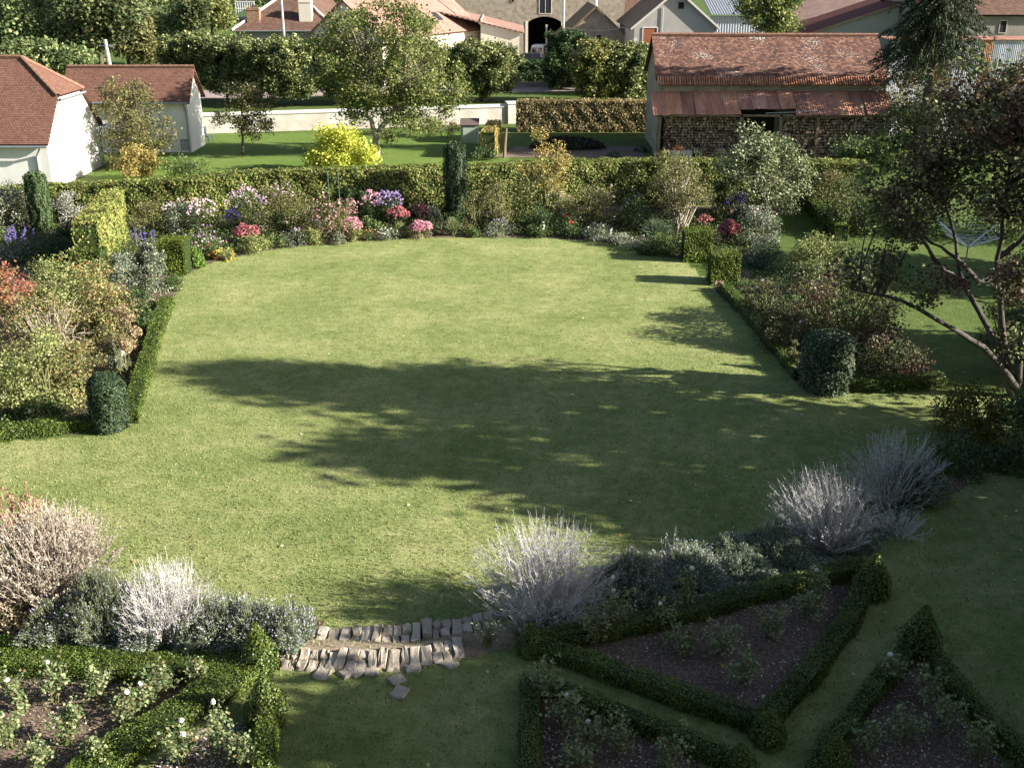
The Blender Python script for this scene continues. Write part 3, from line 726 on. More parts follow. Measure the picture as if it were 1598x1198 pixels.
m_verge = plain("pale_verge", (0.62, 0.6, 0.56), 0.7)

def walls(m, x0, x1, y0, y1, eave, ridge, axis, hole=None):
    zb = -0.3
    def q(*p): m.add(p, [(0, 1, 2, 3)])
    if hole is None: q((x0, y0, zb), (x1, y0, zb), (x1, y0, eave), (x0, y0, eave))
    else:
        a, b, hz, arch = hole
        q((x0, y0, zb), (a, y0, zb), (a, y0, eave), (x0, y0, eave)); q((b, y0, zb), (x1, y0, zb), (x1, y0, eave), (b, y0, eave))
        n = 12
        for i in range(n):
            s, t = a + (b - a) * i / n, a + (b - a) * (i + 1) / n
            f = lambda v: hz - arch * (2 * (v - a) / (b - a) - 1) ** 2
            q((s, y0, f(s)), (t, y0, f(t)), (t, y0, eave), (s, y0, eave)); q((s, y0, f(s)), (t, y0, f(t)), (t, y0 + .6, f(t)), (s, y0 + .6, f(s)))
        for v in (a, b): q((v, y0, zb), (v, y0 + .6, zb), (v, y0 + .6, hz - arch), (v, y0, hz - arch))
    q((x1, y0, zb), (x1, y1, zb), (x1, y1, eave), (x1, y0, eave)); q((x1, y1, zb), (x0, y1, zb), (x0, y1, eave), (x1, y1, eave)); q((x0, y1, zb), (x0, y0, zb), (x0, y0, eave), (x0, y1, eave))
    if ridge > eave:
        if axis == 'x':
            c = (y0 + y1) / 2
            for x in (x0, x1): q((x, y0, eave), (x, y1, eave), (x, c, ridge), (x, (y0 + c) / 2, (eave + ridge) / 2))
        elif axis == 'y':
            c = (x0 + x1) / 2
            for y in (y0, y1): q((x0, y, eave), (x1, y, eave), (c, y, ridge), ((x0 + c) / 2, y, (eave + ridge) / 2))
    return m
def roof2(m, x0, x1, y0, y1, eave, ridge, axis, ov=0.35, th=0.14, vo=0.3):
    th0 = 0.02 + th
    if axis == 'x':
        c = (y0 + y1) / 2; s = (ridge - eave) / (c - y0); e = eave - s * ov + th0; r = ridge + th0
        m.slab((x0 - vo, y0 - ov, e), (x1 + vo, y0 - ov, e), (x1 + vo, c, r), (x0 - vo, c, r), th)
        m.slab((x1 + vo, y1 + ov, e), (x0 - vo, y1 + ov, e), (x0 - vo, c, r), (x1 + vo, c, r), th)
    else:
        c = (x0 + x1) / 2; s = (ridge - eave) / (c - x0); e = eave - s * ov + th0; r = ridge + th0
        m.slab((x0 - ov, y1 + vo, e), (x0 - ov, y0 - vo, e), (c, y0 - vo, r), (c, y1 + vo, r), th)
        m.slab((x1 + ov, y0 - vo, e), (x1 + ov, y1 + vo, e), (c, y1 + vo, r), (c, y0 - vo, r), th)
    return m
def window(p, x, z, w, h, y, fm=None, pm=None, mull=1, side='y', name="window"):
    """on a wall facing -y at depth y (or facing +x at x=y when side is 'x'); x,z = centre"""
    f = M(); t = 0.07
    def bx(m, a0, a1, z0, z1, d0, d1):
        if side == 'y': m.box(a0, a1, y - d1, y - d0, z0, z1)
        else: m.box(y + d0, y + d1, a0, a1, z0, z1)
    bx(f, x - w / 2, x + w / 2, z - h / 2, z - h / 2 + t, 0.0, .06); bx(f, x - w / 2, x + w / 2, z + h / 2 - t, z + h / 2, 0.0, .06)
    bx(f, x - w / 2, x - w / 2 + t, z - h / 2 + t, z + h / 2 - t, 0, .06); bx(f, x + w / 2 - t, x + w / 2, z - h / 2 + t, z + h / 2 - t, 0, .06)
    for i in range(mull):
        c = x - w / 2 + w * (i + 1) / (mull + 1); bx(f, c - .03, c + .03, z - h / 2 + t, z + h / 2 - t, 0.02, .055)
    fo = build(name, f, fm or m_whitep, p)
    g = M(); bx(g, x - w / 2 + t, x + w / 2 - t, z - h / 2 + t, z + h / 2 - t, 0.0, .015); build("pane", g, pm or m_glass, fo)
    return fo
def gutter(p, a, b, mat=None):
    return build("gutter", tubes(M(), [[a, tuple((i + j) / 2 for i, j in zip(a, b)), b]], 0.07, 6), mat or m_zinc, p)
def pipe(p, pts, r=0.05, mat=None, name="downpipe"):
    m = M()
    for a, b in zip(pts[:-1], pts[1:]): tubes(m, [[a, tuple((i + j) / 2 for i, j in zip(a, b)), b]], r, 6)
    return build(name, m, mat or m_zinc, p)
def chimney(p, x, y, z0, z1, w=0.6, d=0.5, mat=None):
    m = M().box(x - w / 2, x + w / 2, y - d / 2, y + d / 2, z0, z1).box(x - w / 2 - .05, x + w / 2 + .05, y - d / 2 - .05, y + d / 2 + .05, z1 - .3, z1 - .18)
    c = build("chimney", m, mat or m_brick, p)
    tubes(mm := M(), [[(x, y, z1), (x, y, z1 + .2), (x, y, z1 + .4)]], .12, 8); build("chimney_pot", mm, T_pink, c)
    return c
def ridgetiles(p, a, b, mat, r=0.12, n=None):
    a = np.array(a); b = np.array(b); L = np.linalg.norm(b - a); n = n or int(L / .35); m = M(); d = (b - a) / n
    for i in range(n): tubes(m, [[a + d * i, a + d * (i + .5), a + d * (i + 1.03)]], np.array([[r * .9, r, r * 1.08]]), 6)
    return build("ridge_tiles", m, mat, p)

# --- white house at the left edge (half-hipped gable to the sun)
Y0 = 57.5; xr = onY(75, 240, Y0)[0]; yr, ze = onX(152, 192, xr); Ym = (Y0 + yr) / 2
_, ev = onY(62, 230, Y0 - .35)
hf = onX(80, 155, xr); hr = onX(131, 141, xr); rx, rz = onY(33, 88, Ym); rz -= .2
base = (xr - 16, Y0, 0); o = thing("white_house", "white rendered house at the left edge with half-hipped russet tiled roof", "house", base)
L = lambda x, y, z: (x - base[0], y - base[1], z)
m = M(); q = lambda *p: m.add([L(*k) for k in p], [(0, 1, 2, 3)])
sl = (rz - ev) / (Ym - (Y0 - .35)); ew = ev + sl * .35
zh = (hf[1] + hr[1]) / 2; yf = Y0 - .35 + (zh - ev) / sl; yb = 2 * Ym - yf
x0 = xr - 16
q((x0, Y0, -.3), (xr, Y0, -.3), (xr, Y0, ew), (x0, Y0, ew)); q((xr, Y0, -.3), (xr, yr, -.3), (xr, yr, ew), (xr, Y0, ew))
q((xr, Y0, ew), (xr, yr, ew), (xr, yb, zh), (xr, yf, zh)); q((xr, yr, -.3), (x0, yr, -.3), (x0, yr, ew), (xr, yr, ew)); q((x0, yr, -.3), (x0, Y0, -.3), (x0, Y0, ew), (x0, yr, ew))
build("wall", m, W_white, o)
m = M(); d = .13; ex = xr + .2; dz = .15
A = lambda x, y, z: L(x, y, z + dz)
m.slab(A(x0, Y0 - .35, ev), A(rx, Y0 - .35, ev), A(rx, Ym, rz), A(x0, Ym, rz), d); m.slab(A(rx, Y0 - .35, ev), A(ex, Y0 - .35, ev), A(ex, yf, zh), A(rx, Ym, rz), d)
yB = 2 * Ym - Y0 + .35
m.slab(A(rx, yB, ev), A(x0, yB, ev), A(x0, Ym, rz), A(rx, Ym, rz), d); m.slab(A(ex, yB, ev), A(rx, yB, ev), A(rx, Ym, rz), A(ex, yb, zh), d)
pm = [(a + b) / 2 for a, b in zip((ex, yf, zh), (rx, Ym, rz))]
m.slab(A(ex, yf, zh), A(ex, yb, zh), A(rx, Ym, rz), A(*pm), d)
ro = build("roof", m, T_house, o)
T_rid = rough_mat("ridge_clay", (0.16, 0.085, 0.06), (0.28, 0.16, 0.11), 5, bump=0.3)
ridgetiles(ro, A(x0, Ym, rz + .02), A(rx, Ym, rz + .02), T_rid); ridgetiles(ro, A(rx, Ym, rz + .02), A(ex, yf, zh + .02), T_rid); ridgetiles(ro, A(rx, Ym, rz + .02), A(ex, yb, zh + .02), T_rid)
gutter(o, L(x0, Y0 - .42, ev + .02), L(xr + .15, Y0 - .42, ev + .02)); gutter(o, L(ex + .08, yf, zh - .05), L(ex + .08, yb, zh - .05))
gutter(o, L(xr - .2, yB + .05, ev), L(xr + .3, yB + .05, ev))
pipe(o, [L(xr - .2, Y0 - .42, ev), L(xr - .6, Y0 - .06, ev - .5), L(xr - .6, Y0 - .06, 0)]); pipe(o, [L(xr + .1, yr + .05, ev), L(xr + .1, yr - .1, ev - .5), L(xr + .1, yr - .1, 0)])
vv = M().box(*[k for k in (xr - base[0] + .0, xr - base[0] + .04)], Ym - base[1] - .9, Ym - base[1] - .6, zh - 1.0, zh - .6); build("air_vent", vv, W_grey, o)

# --- long white outbuilding behind it
bx_, by_ = onZ(300, 238); yr2 = onX(318, 200, bx_)[0] ; ev2 = onY(298, 163, by_ - .3)[1]; rz2 = onY(303, 108, (by_ + yr2) / 2)[1]
xl2 = onY(95, 113, by_)[0]
base = (xl2, by_, 0); o = thing("white_outbuilding", "long white outbuilding with russet roof half hidden by trees, behind the white house", "outbuilding", base)
W_ = bx_ - xl2; D_ = yr2 - by_; sl = (rz2 - ev2) / (D_ / 2 + .3); e_ = ev2 + sl * .3
build("wall", walls(M(), 0, W_, 0, D_, e_, rz2, 'x'), W_white, o)
ro = build("roof", roof2(M(), 0, W_, 0, D_, e_, rz2, 'x', .35, .12, .25), T_house, o)
ridgetiles(ro, (-.2, D_ / 2, rz2 + .16), (W_ + .25, D_ / 2, rz2 + .16), T_rid)
gutter(o, (0, -.42, ev2 + .08), (W_ + .2, -.42, ev2 + .08)); pipe(o, [(W_ - .1, -.42, ev2), (W_ - .1, -.06, ev2 - .5), (W_ - .1, -.06, 0)])
# garden chairs stacked against its wall
def garden_chair(label, x, y, rot, mat):
    c = thing("garden_chair", label, "chair", (x, y, 0), rot)
    build("seat", M().box(-.25, .25, -.25, .25, .40, .44), mat, c)
    b = M()
    for i in range(5): b.box(-.23 + i * .1, -.17 + i * .1, .24, .28, .46, 1.0)
    b.box(-.25, .25, .23, .29, .95, 1.02); build("backrest", b, mat, c)
    for sx in (-.24, .2):
        for sy in (-.24, .2): build("leg", M().box(sx, sx + .04, sy, sy + .04, 0, .40), mat, c)
    return c
m_dkplastic = plain("dark_blue_grey_plastic", (0.06, 0.08, 0.11), 0.4)
gx, gy = onZ(290, 244); garden_chair("dark garden chair standing before the white outbuilding's end", gx, gy, 0.3, m_dkplastic)
gx, gy = onZ(325, 222); garden_chair("dark garden chair beyond the corner of the white outbuilding", gx, gy, 1.2, m_dkplastic)

# --- garden wall along the road, with its end pillar
a = np.array(onZ(318, 209)); b = np.array(onZ(792, 193)); hw = onY(795, 164, b[1])[1]
ang = math.atan2(b[1] - a[1], b[0] - a[0]); Lw = float(np.linalg.norm(b - a))
o = thing("garden_wall", "long pale roughcast wall between the back lawn and the road", "wall", (a[0], a[1], 0), ang)
build("wall_body", M().box(-9, Lw, 0, .35, -.2, hw - .08), W_garden, o)
build("coping", M().slab((-9, -.08, hw - .08), (Lw, -.08, hw - .08), (Lw, .43, hw + .04), (-9, .43, hw + .04), .08), m_verge, o)
m = M().box(Lw + .005, Lw + .75, -.2, .55, -.2, hw + .1); build("pillar", m, W_garden, o); build("pillar_cap", M().box(Lw - .06, Lw + .82, -.27, .62, hw + .1, hw + .22), m_verge, o)

# --- stone woodshed barn with rusty lean-to
bx0, by0 = 9.4, 69.6; bw = 14.3; bd = 6.4
zr = onY(1200, 58, by0 + bd / 2)[1]; ze = onY(1200, 128, by0 - .3)[1]
base = (bx0, by0, 0)
o = thing("stone_barn", "old stone barn with lichen-spotted tiled roof and rusty corrugated lean-to", "barn", base)
sl = (zr - ze) / (bd / 2 + .3); e_ = ze + sl * .3
build("wall", walls(M(), 0, bw, 0, bd, e_, zr, 'x'), W_stone, o)
m = M(); nseg = 16; r = np.random.default_rng(3); sag = [-.06 * sin(pi * i / nseg) + r.normal(0, .015) for i in range(nseg + 1)]
for i in range(nseg):
    xa, xb = -.25 + (bw + .5) * i / nseg, -.25 + (bw + .5) * (i + 1) / nseg; za, zb_ = sag[i], sag[i + 1]
    m.slab((xa, -.15, ze + .12 + za), (xb, -.15, ze + .12 + zb_), (xb, bd / 2, zr + .14 + zb_), (xa, bd / 2, zr + .14 + za), .12)
# keep tile texture continuous along the ridge
for i, uv in enumerate(m.UV): uv[:, 0] += (bw + .5) * i / nseg
ro = build("roof", m, T_old, o)
m2 = M().slab((bw + .25, bd + .3, ze + .1), (-.25, bd + .3, ze + .1), (-.25, bd / 2, zr + .13), (bw + .25, bd / 2, zr + .13), .12); build("rear_roof", m2, T_old, o)
ridgetiles(ro, (-.25, bd / 2, zr + .14), (bw + .25, bd / 2, zr + .1), T_rid, .14, 44)
# the two courses of hollow tiles at the eave: real half-round tiles
L_tile = island_mat("eave_tile_clay", [(0.18, 0.07, 0.045), (0.33, 0.14, 0.08), (0.45, 0.26, 0.16)], nscale=3)
m = M(); n = 96
for i in range(n):
    x = -.2 + (bw + .4) * (i + .5) / n
    for (ya, za, yb_, zb_) in ((-.48, ze - .19, -.18, ze + .05), (-.22, ze + .02, .08, ze + .27)):
        tubes(m, [[(x, ya, za), (x, (ya + yb_) / 2, (za + zb_) / 2), (x, yb_, zb_)]], .064, 6)
build("eave_tiles", m, L_tile, ro)
# lean-to: each rusty corrugated sheet a part
T_rust = rough_mat("rusty_iron", (0.26, 0.12, 0.085), (0.42, 0.2, 0.14), 1.3, (0.52, 0.3, 0.22), rough=0.75, bump=0.2, sc=(1, .25, .25))
T_rust2 = rough_mat("orange_rust_iron", (0.33, 0.15, 0.09), (0.48, 0.23, 0.14), 1.6, (0.56, 0.34, 0.23), rough=0.75, bump=0.2, sc=(1, .25, .25))
T_rust3 = rough_mat("dark_rust_iron", (0.18, 0.09, 0.07), (0.32, 0.155, 0.11), 1.6, (0.44, 0.24, 0.18), rough=0.75, bump=0.2, sc=(1, .25, .25))
def corr(xa, xb, ylo, zlo, yhi, zhi, per=0.15, amp=0.012, tilt=0.0):
    n = max(8, int((xb - xa) / per * 6)); x = np.linspace(xa, xb, n); z = amp * np.sin((x - xa) / per * 2 * pi)
    f = (x - xa) / (xb - xa)
    lo = np.stack([x, np.full(n, ylo), zlo + z + tilt * f], 1); hi = np.stack([x, np.full(n, yhi), zhi + z + tilt * f * .5], 1)
    V = np.concatenate([lo, hi]); i = np.arange(n - 1); F = np.stack([i, i + 1, i + 1 + n, i + n], 1)
    return M().add(V, F)
zl_hi = onY(1200, 143, by0 - .1)[1]; ylo = -2.1; zl_lo = onY(1200, 180, by0 + ylo)[1]
xsB = [-.55, .35, 1.25, 2.15, 3.05, 3.95, 4.9, 5.75, 6.65, 7.5, 8.4, 9.25, 10.15, 11.05, 11.95, 12.85, 13.7, 14.6]
for i in range(len(xsB) - 1):
    up = .12 if 7 <= i + 1 <= 10 else 0; short = .4 if 7 <= i + 1 <= 10 else 0
    sh = corr(xsB[i] - .03, xsB[i + 1] + .03, ylo + short + (i % 3) * .05, zl_lo + up + short * .45 + (i % 2) * .03, -.05, zl_hi + (i % 2) * .03 + up * .3, tilt=r.normal(0, .02))
    build("roof_sheet", sh, [T_rust, T_rust2, T_rust3, T_rust][i % 4 if i < 15 else 2], o)
pipe(o, [(5.2, -.12, zl_hi + .2), (14.3, -.12, zl_hi + .08)], .035, m_zinc, "rail"); pipe(o, [(6.5, ylo + .3, zl_lo + .08), (9.8, ylo + .3, zl_lo + .2)], .03, m_zinc, "rail")
for x in (-.2, 4.9, 7.4, 9.75, 14.2): build("post", M().box(x, x + .16, ylo + .2, ylo + .36, -.1, zl_lo + .02), m_wood, o)
build("beam", M().box(-.4, 14.5, ylo + .2, ylo + .36, zl_lo - .12, zl_lo - .0), m_wood, o)
build("end_wall", M().box(-.25, -.1, ylo + .4, -.005, -.1, zl_lo - .13), W_stone, o)
L_log = island_mat("split_logs", [(0.05, 0.038, 0.028), (0.17, 0.125, 0.085), (0.34, 0.26, 0.185), (0.08, 0.06, 0.045)], nmix=.15)
def woodpile(label, x0, x1, z0, z1, y, sz, seed):
    r = np.random.default_rng(seed); m = M(); z = z0
    while z < z1:
        x = x0 + r.uniform(0, sz)
        while x < x1:
            s = sz * r.uniform(.6, 1.25); dy = r.uniform(-.08, .08); k = r.integers(4, 7)
            ph = r.uniform(0, 6)
            a = np.arange(8) * pi / 4 + ph; rr = s * .5 * np.where(np.arange(8) % (8 // 4 if k < 5 else 1) == 0, 1.05, .85) * r.uniform(.8, 1.05, 8)
            cx, cz = x + s / 2, z + s * .45
            f = np.stack([cx + rr * np.cos(a), np.full(8, y + dy), cz + rr * np.sin(a) * .85], 1); b = f + [0, .5, 0]
            V = np.concatenate([f, b]); i = np.arange(8); F = np.stack([i, (i + 1) % 8, (i + 1) % 8 + 8, i + 8], 1)
            F = np.concatenate([F, [(0, 1, 2, 7), (7, 2, 3, 6), (6, 3, 4, 5)]])
            m.add(V, F); x += s * 1.0
        z += sz * .82
    w = build("firewood", m, L_log, None, (0, 0, 0)); tag(w, label, "firewood", kind="stuff")
    return w
ax, ay = bx0, by0
build("opening", M().box(5.3, 7.5, -.06, -.004, 0, zl_lo + .3), m_dark, o)  # near-black panel on the wall, the gap's shade put into its colour
woodpile("pale firewood stacked under the left half of the barn's lean-to", ax + .1, ax + 5.2, 0, zl_lo - .15, ay + ylo + .55, .2, 1)
woodpile("round log ends stacked under the right half of the barn's lean-to", ax + 7.6, ax + 14.3, 0, zl_lo - .15, ay + ylo + .55, .22, 2)
woodpile("small heap of split logs at the foot of the lean-to", ax + 2.0, ax + 4.6, 0, .5, ay + ylo - .3, .2, 3)
o2 = thing("storage_crate", "pale crate holding an orange tarpaulin before the firewood", "crate", (ax + .6, ay + ylo - .3, 0))
build("crate_body", M().box(0, 1.3, -.3, .3, 0, .55), m_concrete, o2); build("tarpaulin", tubes(M(), [[(.1, 0, .6), (.4, 0, .75), (.75, 0, .6)]], .16, 8), m_orange, o2)

# --- farm buildings beyond the road
def simple_house(name, label, cat, ul, ur, Y, depth, v_eave, v_ridge, axis, wm, rm, ov=.4, hole=None, ridge_y=None, rot=0, verge=None):
    x0, x1 = onY(ul, v_eave, Y)[0], onY(ur, v_eave, Y)[0]
    ze = onY((ul + ur) / 2, v_eave, Y)[1]; zr = onY((ul + ur) / 2, v_ridge, Y + (depth / 2 if axis == 'x' else 0))[1]
    o = thing(name, label, cat, (x0, Y, 0), rot)
    W = x1 - x0
    build("wall", walls(M(), 0, W, 0, depth, ze, zr, axis, hole), wm, o)
    ro = build("roof", roof2(M(), 0, W, 0, depth, ze, zr, axis, ov, .14, .3), rm, o)
    if verge and axis == 'y':
        c = W / 2; s = (zr - ze) / c; mm = M()
        for sx, xx in ((1, -ov), (-1, W + ov)):
            mm.slab((xx, -.36, ze - s * ov + .21), (xx, -.28, ze - s * ov + .21), (c, -.28, zr + .21), (c, -.36, zr + .21), .2)
        build("verge_board", mm, verge, ro)
    return o, x0, W, ze, zr
# stone barn with arch
Yb = 150.; xw0 = onY(690, 10, Yb)[0]
aL, aR = onY(824, 40, Yb)[0] - xw0, onY(876, 40, Yb)[0] - xw0; aZ = onY(850, 26, Yb)[1]
x0, x1 = xw0, onY(975, 0, Yb)[0]
o = thing("arched_barn", "tall rubble stone barn with wide dark arched doorway behind the van", "barn", (x0, Yb, 0))
build("wall", walls(M(), 0, x1 - x0, 0, 14, 12.5, 17, 'x', (aL, aR, aZ, .7)), W_stone, o)
build("roof", roof2(M(), 0, x1 - x0, 0, 14, 12.5, 17, 'x', .5, .16), T_brown, o)
build("dark_backdrop", M().box(aL - 1, aR + 1, 9, 9.2, -.2, aZ + 1), m_dark, o)  # near-black panel added so the arch looks dark inside
for q0 in (aL - .35, aR + .01): build("door_jamb", M().box(q0, q0 + .34, -.05, .3, 0, aZ - .6), W_cream, o)
wx, wz = onY(851, 9, Yb); window(o, wx - x0, wz, 1.7, 2.1, 0, W_cream, m_glass, 1)
ox_, oz_ = onY(800, 1, Yb); window(o, ox_ - x0, oz_, .5, .5, 0, W_stone, m_dark, 0)
# small stone gable house right of it
o, x0, W, ze, zr = simple_house("stone_gable_house", "low stone house with pointed gable and tan tiled roof, right of the arch", "house", 872, 985, 128, 14, 66, 12, 'y', W_stone, T_tan, .3, verge=m_wood)
wx, wz = onY(935, 61, 128); window(o, wx - x0, wz, .7, 1.0, 0, W_grey, m_dark, 0)
s_ = (zr - ze) / (W / 2)
for (xx, yy) in ((W * .8, 4.5), (W * .9, 9)):
    zc = zr - s_ * (xx - W / 2) + .22; build("skylight", M().slab((xx + .45, yy, zc - s_ * .45), (xx + .45, yy + 1.1, zc - s_ * .45), (xx - .45, yy + 1.1, zc + s_ * .45), (xx - .45, yy, zc + s_ * .45), .06), m_whitep, o)
tubes(mm := M(), [[(W / 2, 0, zr), (W / 2, 0, zr + .7), (W / 2, 0, zr + 1.6)]], .14, 8); build("flue_pipe", mm, m_whitep, o)
# grey gabled house with orange shutter
o, x0, W, ze, zr = simple_house("gabled_house", "grey-cream gabled house with one closed orange-brown shutter", "house", 990, 1118, 118, 16, 42, -14, 'y', W_grey, T_tan, .45, verge=m_verge)
wx, wz = onY(1014, 59, 118); f = window(o, wx - x0, wz, 1.6, 2.1, 0, m_whitep, m_orange, 0, name="shuttered_window"); build("sill", M().box(wx - x0 - .9, wx - x0 + .9, -.12, -.0, wz - 1.17, wz - 1.06), m_verge, f)
wx, wz = onY(1063, 9, 118); window(o, wx - x0, wz, .75, .8, 0, W_grey, m_dark, 0)
wx, _ = onY(1035, 9, 118); pipe(o, [(wx - x0, -.07, zr - 1.6), (wx - x0, -.07, 0)], .04)
build("outer_sill", M().box(0.0, .3, -.06, -.005, ze - 1.6, ze - 1.2), m_verge, o)
# orange brown roof behind the two gables
simple_house("tiled_house", "far house with orange-brown roof glimpsed between two gables", "house", 935, 1020, 165, 10, 20, -40, 'x', W_stone, T_brown)
# grey metal farm shed
m_metal = plain("galvanised_sheet", (0.42, 0.44, 0.47), 0.45, 0.3); m_metalw = plain("pale_galvanised_sheet", (0.5, 0.53, 0.6), 0.5, 0.1)
Ys = 152.; x0, zt = onY(1108, 25, Ys); x1 = onY(1262, 25, Ys)[0]; o = thing("metal_shed", "grey corrugated metal farm shed beyond the barn roof", "shed", (x0, Ys, 0))
W = x1 - x0; m = M(); n = 150
x = np.linspace(0, W, n); yy = np.where(np.arange(n) % 4 < 2, 0, .1); V = np.concatenate([np.stack([x, yy, np.zeros(n)], 1), np.stack([x, yy, np.full(n, zt)], 1)]); i = np.arange(n - 1)
build("wall", m.add(V, np.stack([i, i + 1, i + 1 + n, i + n], 1)), m_metalw, o)
m = M(); zz = zt + .1 + np.where(np.arange(n) % 4 < 2, 0, .1); V = np.concatenate([np.stack([x, np.full(n, -.5), zz], 1), np.stack([x, np.full(n, 14.), zz + 3.6], 1)])
build("roof", m.add(V, np.stack([i, i + 1, i + 1 + n, i + n], 1)), m_metal, o)
# long dark red roof (right), gable end to us
Yj = 104.; zl = onY(1236, 60, Yj)[1]; xl = onY(1236, 60, Yj)[0]; xh, zh_ = onY(1400, 5, Yj); 
o = thing("farm_building", "farm building with long dark red roof rising to the right behind the barn", "building", (xl, Yj, 0)); W = (xh - xl)
sl = (zh_ - zl) / W; W2 = W * 1.25; R2 = zl + sl * W2
m = M().add([(0.4, 0, -.2), (W2 * 2, 0, -.2), (W2 * 2, 0, zl), (0.4, 0, zl)], [(0, 1, 2, 3)]).add([(0.4, 0, zl), (W2 * 2, 0, zl), (W2, 0, R2 - .2), (W2 / 2, 0, (zl + R2) / 2 - .2)], [(0, 1, 2, 3)])
m.add([(0.4, 0, -.2), (.4, 9, -.2), (.4, 9, zl), (.4, 0, zl)], [(0, 1, 2, 3)]); build("wall", m, W_grey, o)
T_dred = rough_mat("dark_red_sheet", (0.11, 0.035, 0.03), (0.17, 0.06, 0.045), 1.2, bump=0.1)
build("roof", M().slab((-.4, 9, zl + .05 - sl * .4), (-.4, -.35, zl + .05 - sl * .4), (W2, -.35, R2), (W2, 9, R2), .12).slab((W2 * 2, -.35, zl), (W2 * 2, 9, zl), (W2, 9, R2), (W2, -.35, R2), .12), T_dred, o)
build("verge_board", M().slab((-.4, -.40, zl + .02 - sl * .4), (-.4, -.355, zl + .02 - sl * .4), (W2, -.355, R2 - .03), (W2, -.40, R2 - .03), .16), rough_mat("verge_tan", (.3, .2, .14), (.4, .28, .2), 4, bump=0), o)
Yj = 122.; xl, zl = onY(1250, 32, Yj); o = thing("farm_building", "farm building with faded pinkish-brown roof behind the dark red roof", "building", (xl, Yj, 0))
build("wall", M().box(0, 26, 0, 12, -.2, zl), W_grey, o); build("roof", M().slab((-.4, 13, zl + 4), (-.4, -.4, zl), (26, -.4, zl + 5.2), (26, 13, zl + 9.2), .15), rough_mat("faded_roof", (.2, .13, .11), (.29, .2, .17), .8, bump=.2), o)
# far right farm range
o, x0, W, ze, zr = simple_house("farm_range", "long grey-walled farm range with brown roof at the top right corner", "building", 1440, 1750, 98, 12, 22, -40, 'x', rough_mat("dull_stone", (.2, .18, .16), (.3, .27, .24), 1.2, bump=.4), T_brown)
wx, wz = onY(1565, 42, 98); window(o, wx - x0, wz, .7, 1.1, 0, W_grey, m_dark, 0)
# corrugated sheds right of the barn
Yc = 75.; xl, zt = onY(1392, 62, Yc); o = thing("sheet_metal_shed", "shed clad in whitish corrugated sheets right of the barn, with one rusty red panel", "shed", (xl, Yc, 0))
k = 0
for u0, u1, mm in ((1392, 1440, 0), (1440, 1490, 0), (1490, 1533, 0), (1533, 1551, 1), (1551, 1600, 0), (1600, 1680, 0)):
    xa, xb = onY(u0, 62, Yc)[0] - xl, onY(u1, 62, Yc)[0] - xl; n = int((xb - xa) / .13 * 5) + 3; x = np.linspace(xa + .01, xb - .01, n); y = .03 * np.sin(x / .13 * 2 * pi) + k * .0
    V = np.concatenate([np.stack([x, y, np.zeros(n)], 1), np.stack([x, y, np.full(n, zt)], 1)]); i = np.arange(n - 1)
    s = build("wall_sheet", M().add(V, np.stack([i, i + 1, i + 1 + n, i + n], 1)), T_rust2 if mm else m_metalw, o)
    if mm: s["label"] = "rusty red wall sheet"
build("roof", M().slab((-.2, -.15, zt + .02), (13, -.15, zt + .02), (13, 2, zt + .1), (-.2, 2, zt + .1), .05), T_rust3, o)
# --- brown hip-roofed house behind the limes
Yd = 132.; x0 = onY(362, 50, Yd)[0]; x1 = onY(528, 48, Yd)[0]; ze = onY(440, 48, Yd)[1]; W = x1 - x0; zr = ze + W * .36
o = thing("hipped_house", "village house with brown hipped roof, white hip lines and two chimneys", "house", (x0, Yd, 0))
build("wall", walls(M(), .4, W - .4, .4, 22, ze, ze, 'n'), W_grey, o)
c = W / 2; dd = .13
m = M(); m.slab((0, 0, ze), (W, 0, ze), (c, c, zr), (c / 2, c / 2, (ze + zr) / 2), dd)
m.slab((W, 0, ze), (W, 22, ze), (c, 22 - c * .2, zr), (c, c, zr), dd).slab((0, 22, ze), (0, 0, ze), (c, c, zr), (c, 22 - c * .2, zr), dd)
ro = build("roof", m, T_brown, o)
pipe(ro, [(0, 0, ze + .08), (c, c, zr + .08)], .16, m_verge, "hip_tiles"); pipe(ro, [(W, 0, ze + .08), (c, c, zr + .08)], .16, m_verge, "hip_tiles"); pipe(ro, [(c, c, zr + .1), (c, 21, zr + .1)], .16, T_rid, "ridge_tiles")
for uu, v1, v2, yy in ((395, 12, 45, 1.6), (476, 0, 42, 1.8)):
    cx, cz = onY(uu, v1, Yd + yy); chimney(ro, cx - x0, yy, ze, cz, 1.5, 1.0, W_cream if uu > 400 else m_brick)
gutter(o, (0, -.1, ze - .05), (W, -.1, ze - .05))
# --- cream farmhouse, pinkish roof
Ye = 118.; a = np.array(onY(655, 100, Ye)[:1] + (Ye,)); 
ax_, az_ = onY(672, 52, Ye); bxx, bzz = onY(750, 30, Ye + 9.5)
zE = az_; Wd = math.hypot(bxx - ax_, 9.5); rot = math.atan2(9.5, bxx - ax_)
o = thing("cream_farmhouse", "cream farmhouse with pinkish roof, its sunlit wall above the lime trees", "house", (ax_, Ye, 0), rot)
build("wall", walls(M(), -9, Wd, 0, 9, zE, zE + 3.4, 'x'), W_cream, o)
ro = build("roof", roof2(M(), -9, Wd, 0, 9, zE, zE + 3.4, 'x', .35, .14), T_pink, o)
sk_ = M(); sk_.slab((Wd * .35, 1.2, zE + 1.15), (Wd * .35 + .9, 1.2, zE + 1.15), (Wd * .35 + .9, 2.2, zE + 1.9), (Wd * .35, 2.2, zE + 1.9), .05); build("skylight", sk_, m_glass, ro)
for t in (.25, .62): window(o, Wd * t, zE - 1.6, .5, 1.1, 0, W_cream, m_dark, 0)
Yw = 124.; x0, zH = onY(750, 31, Yw); x1, zL = onY(816, 51, Yw)
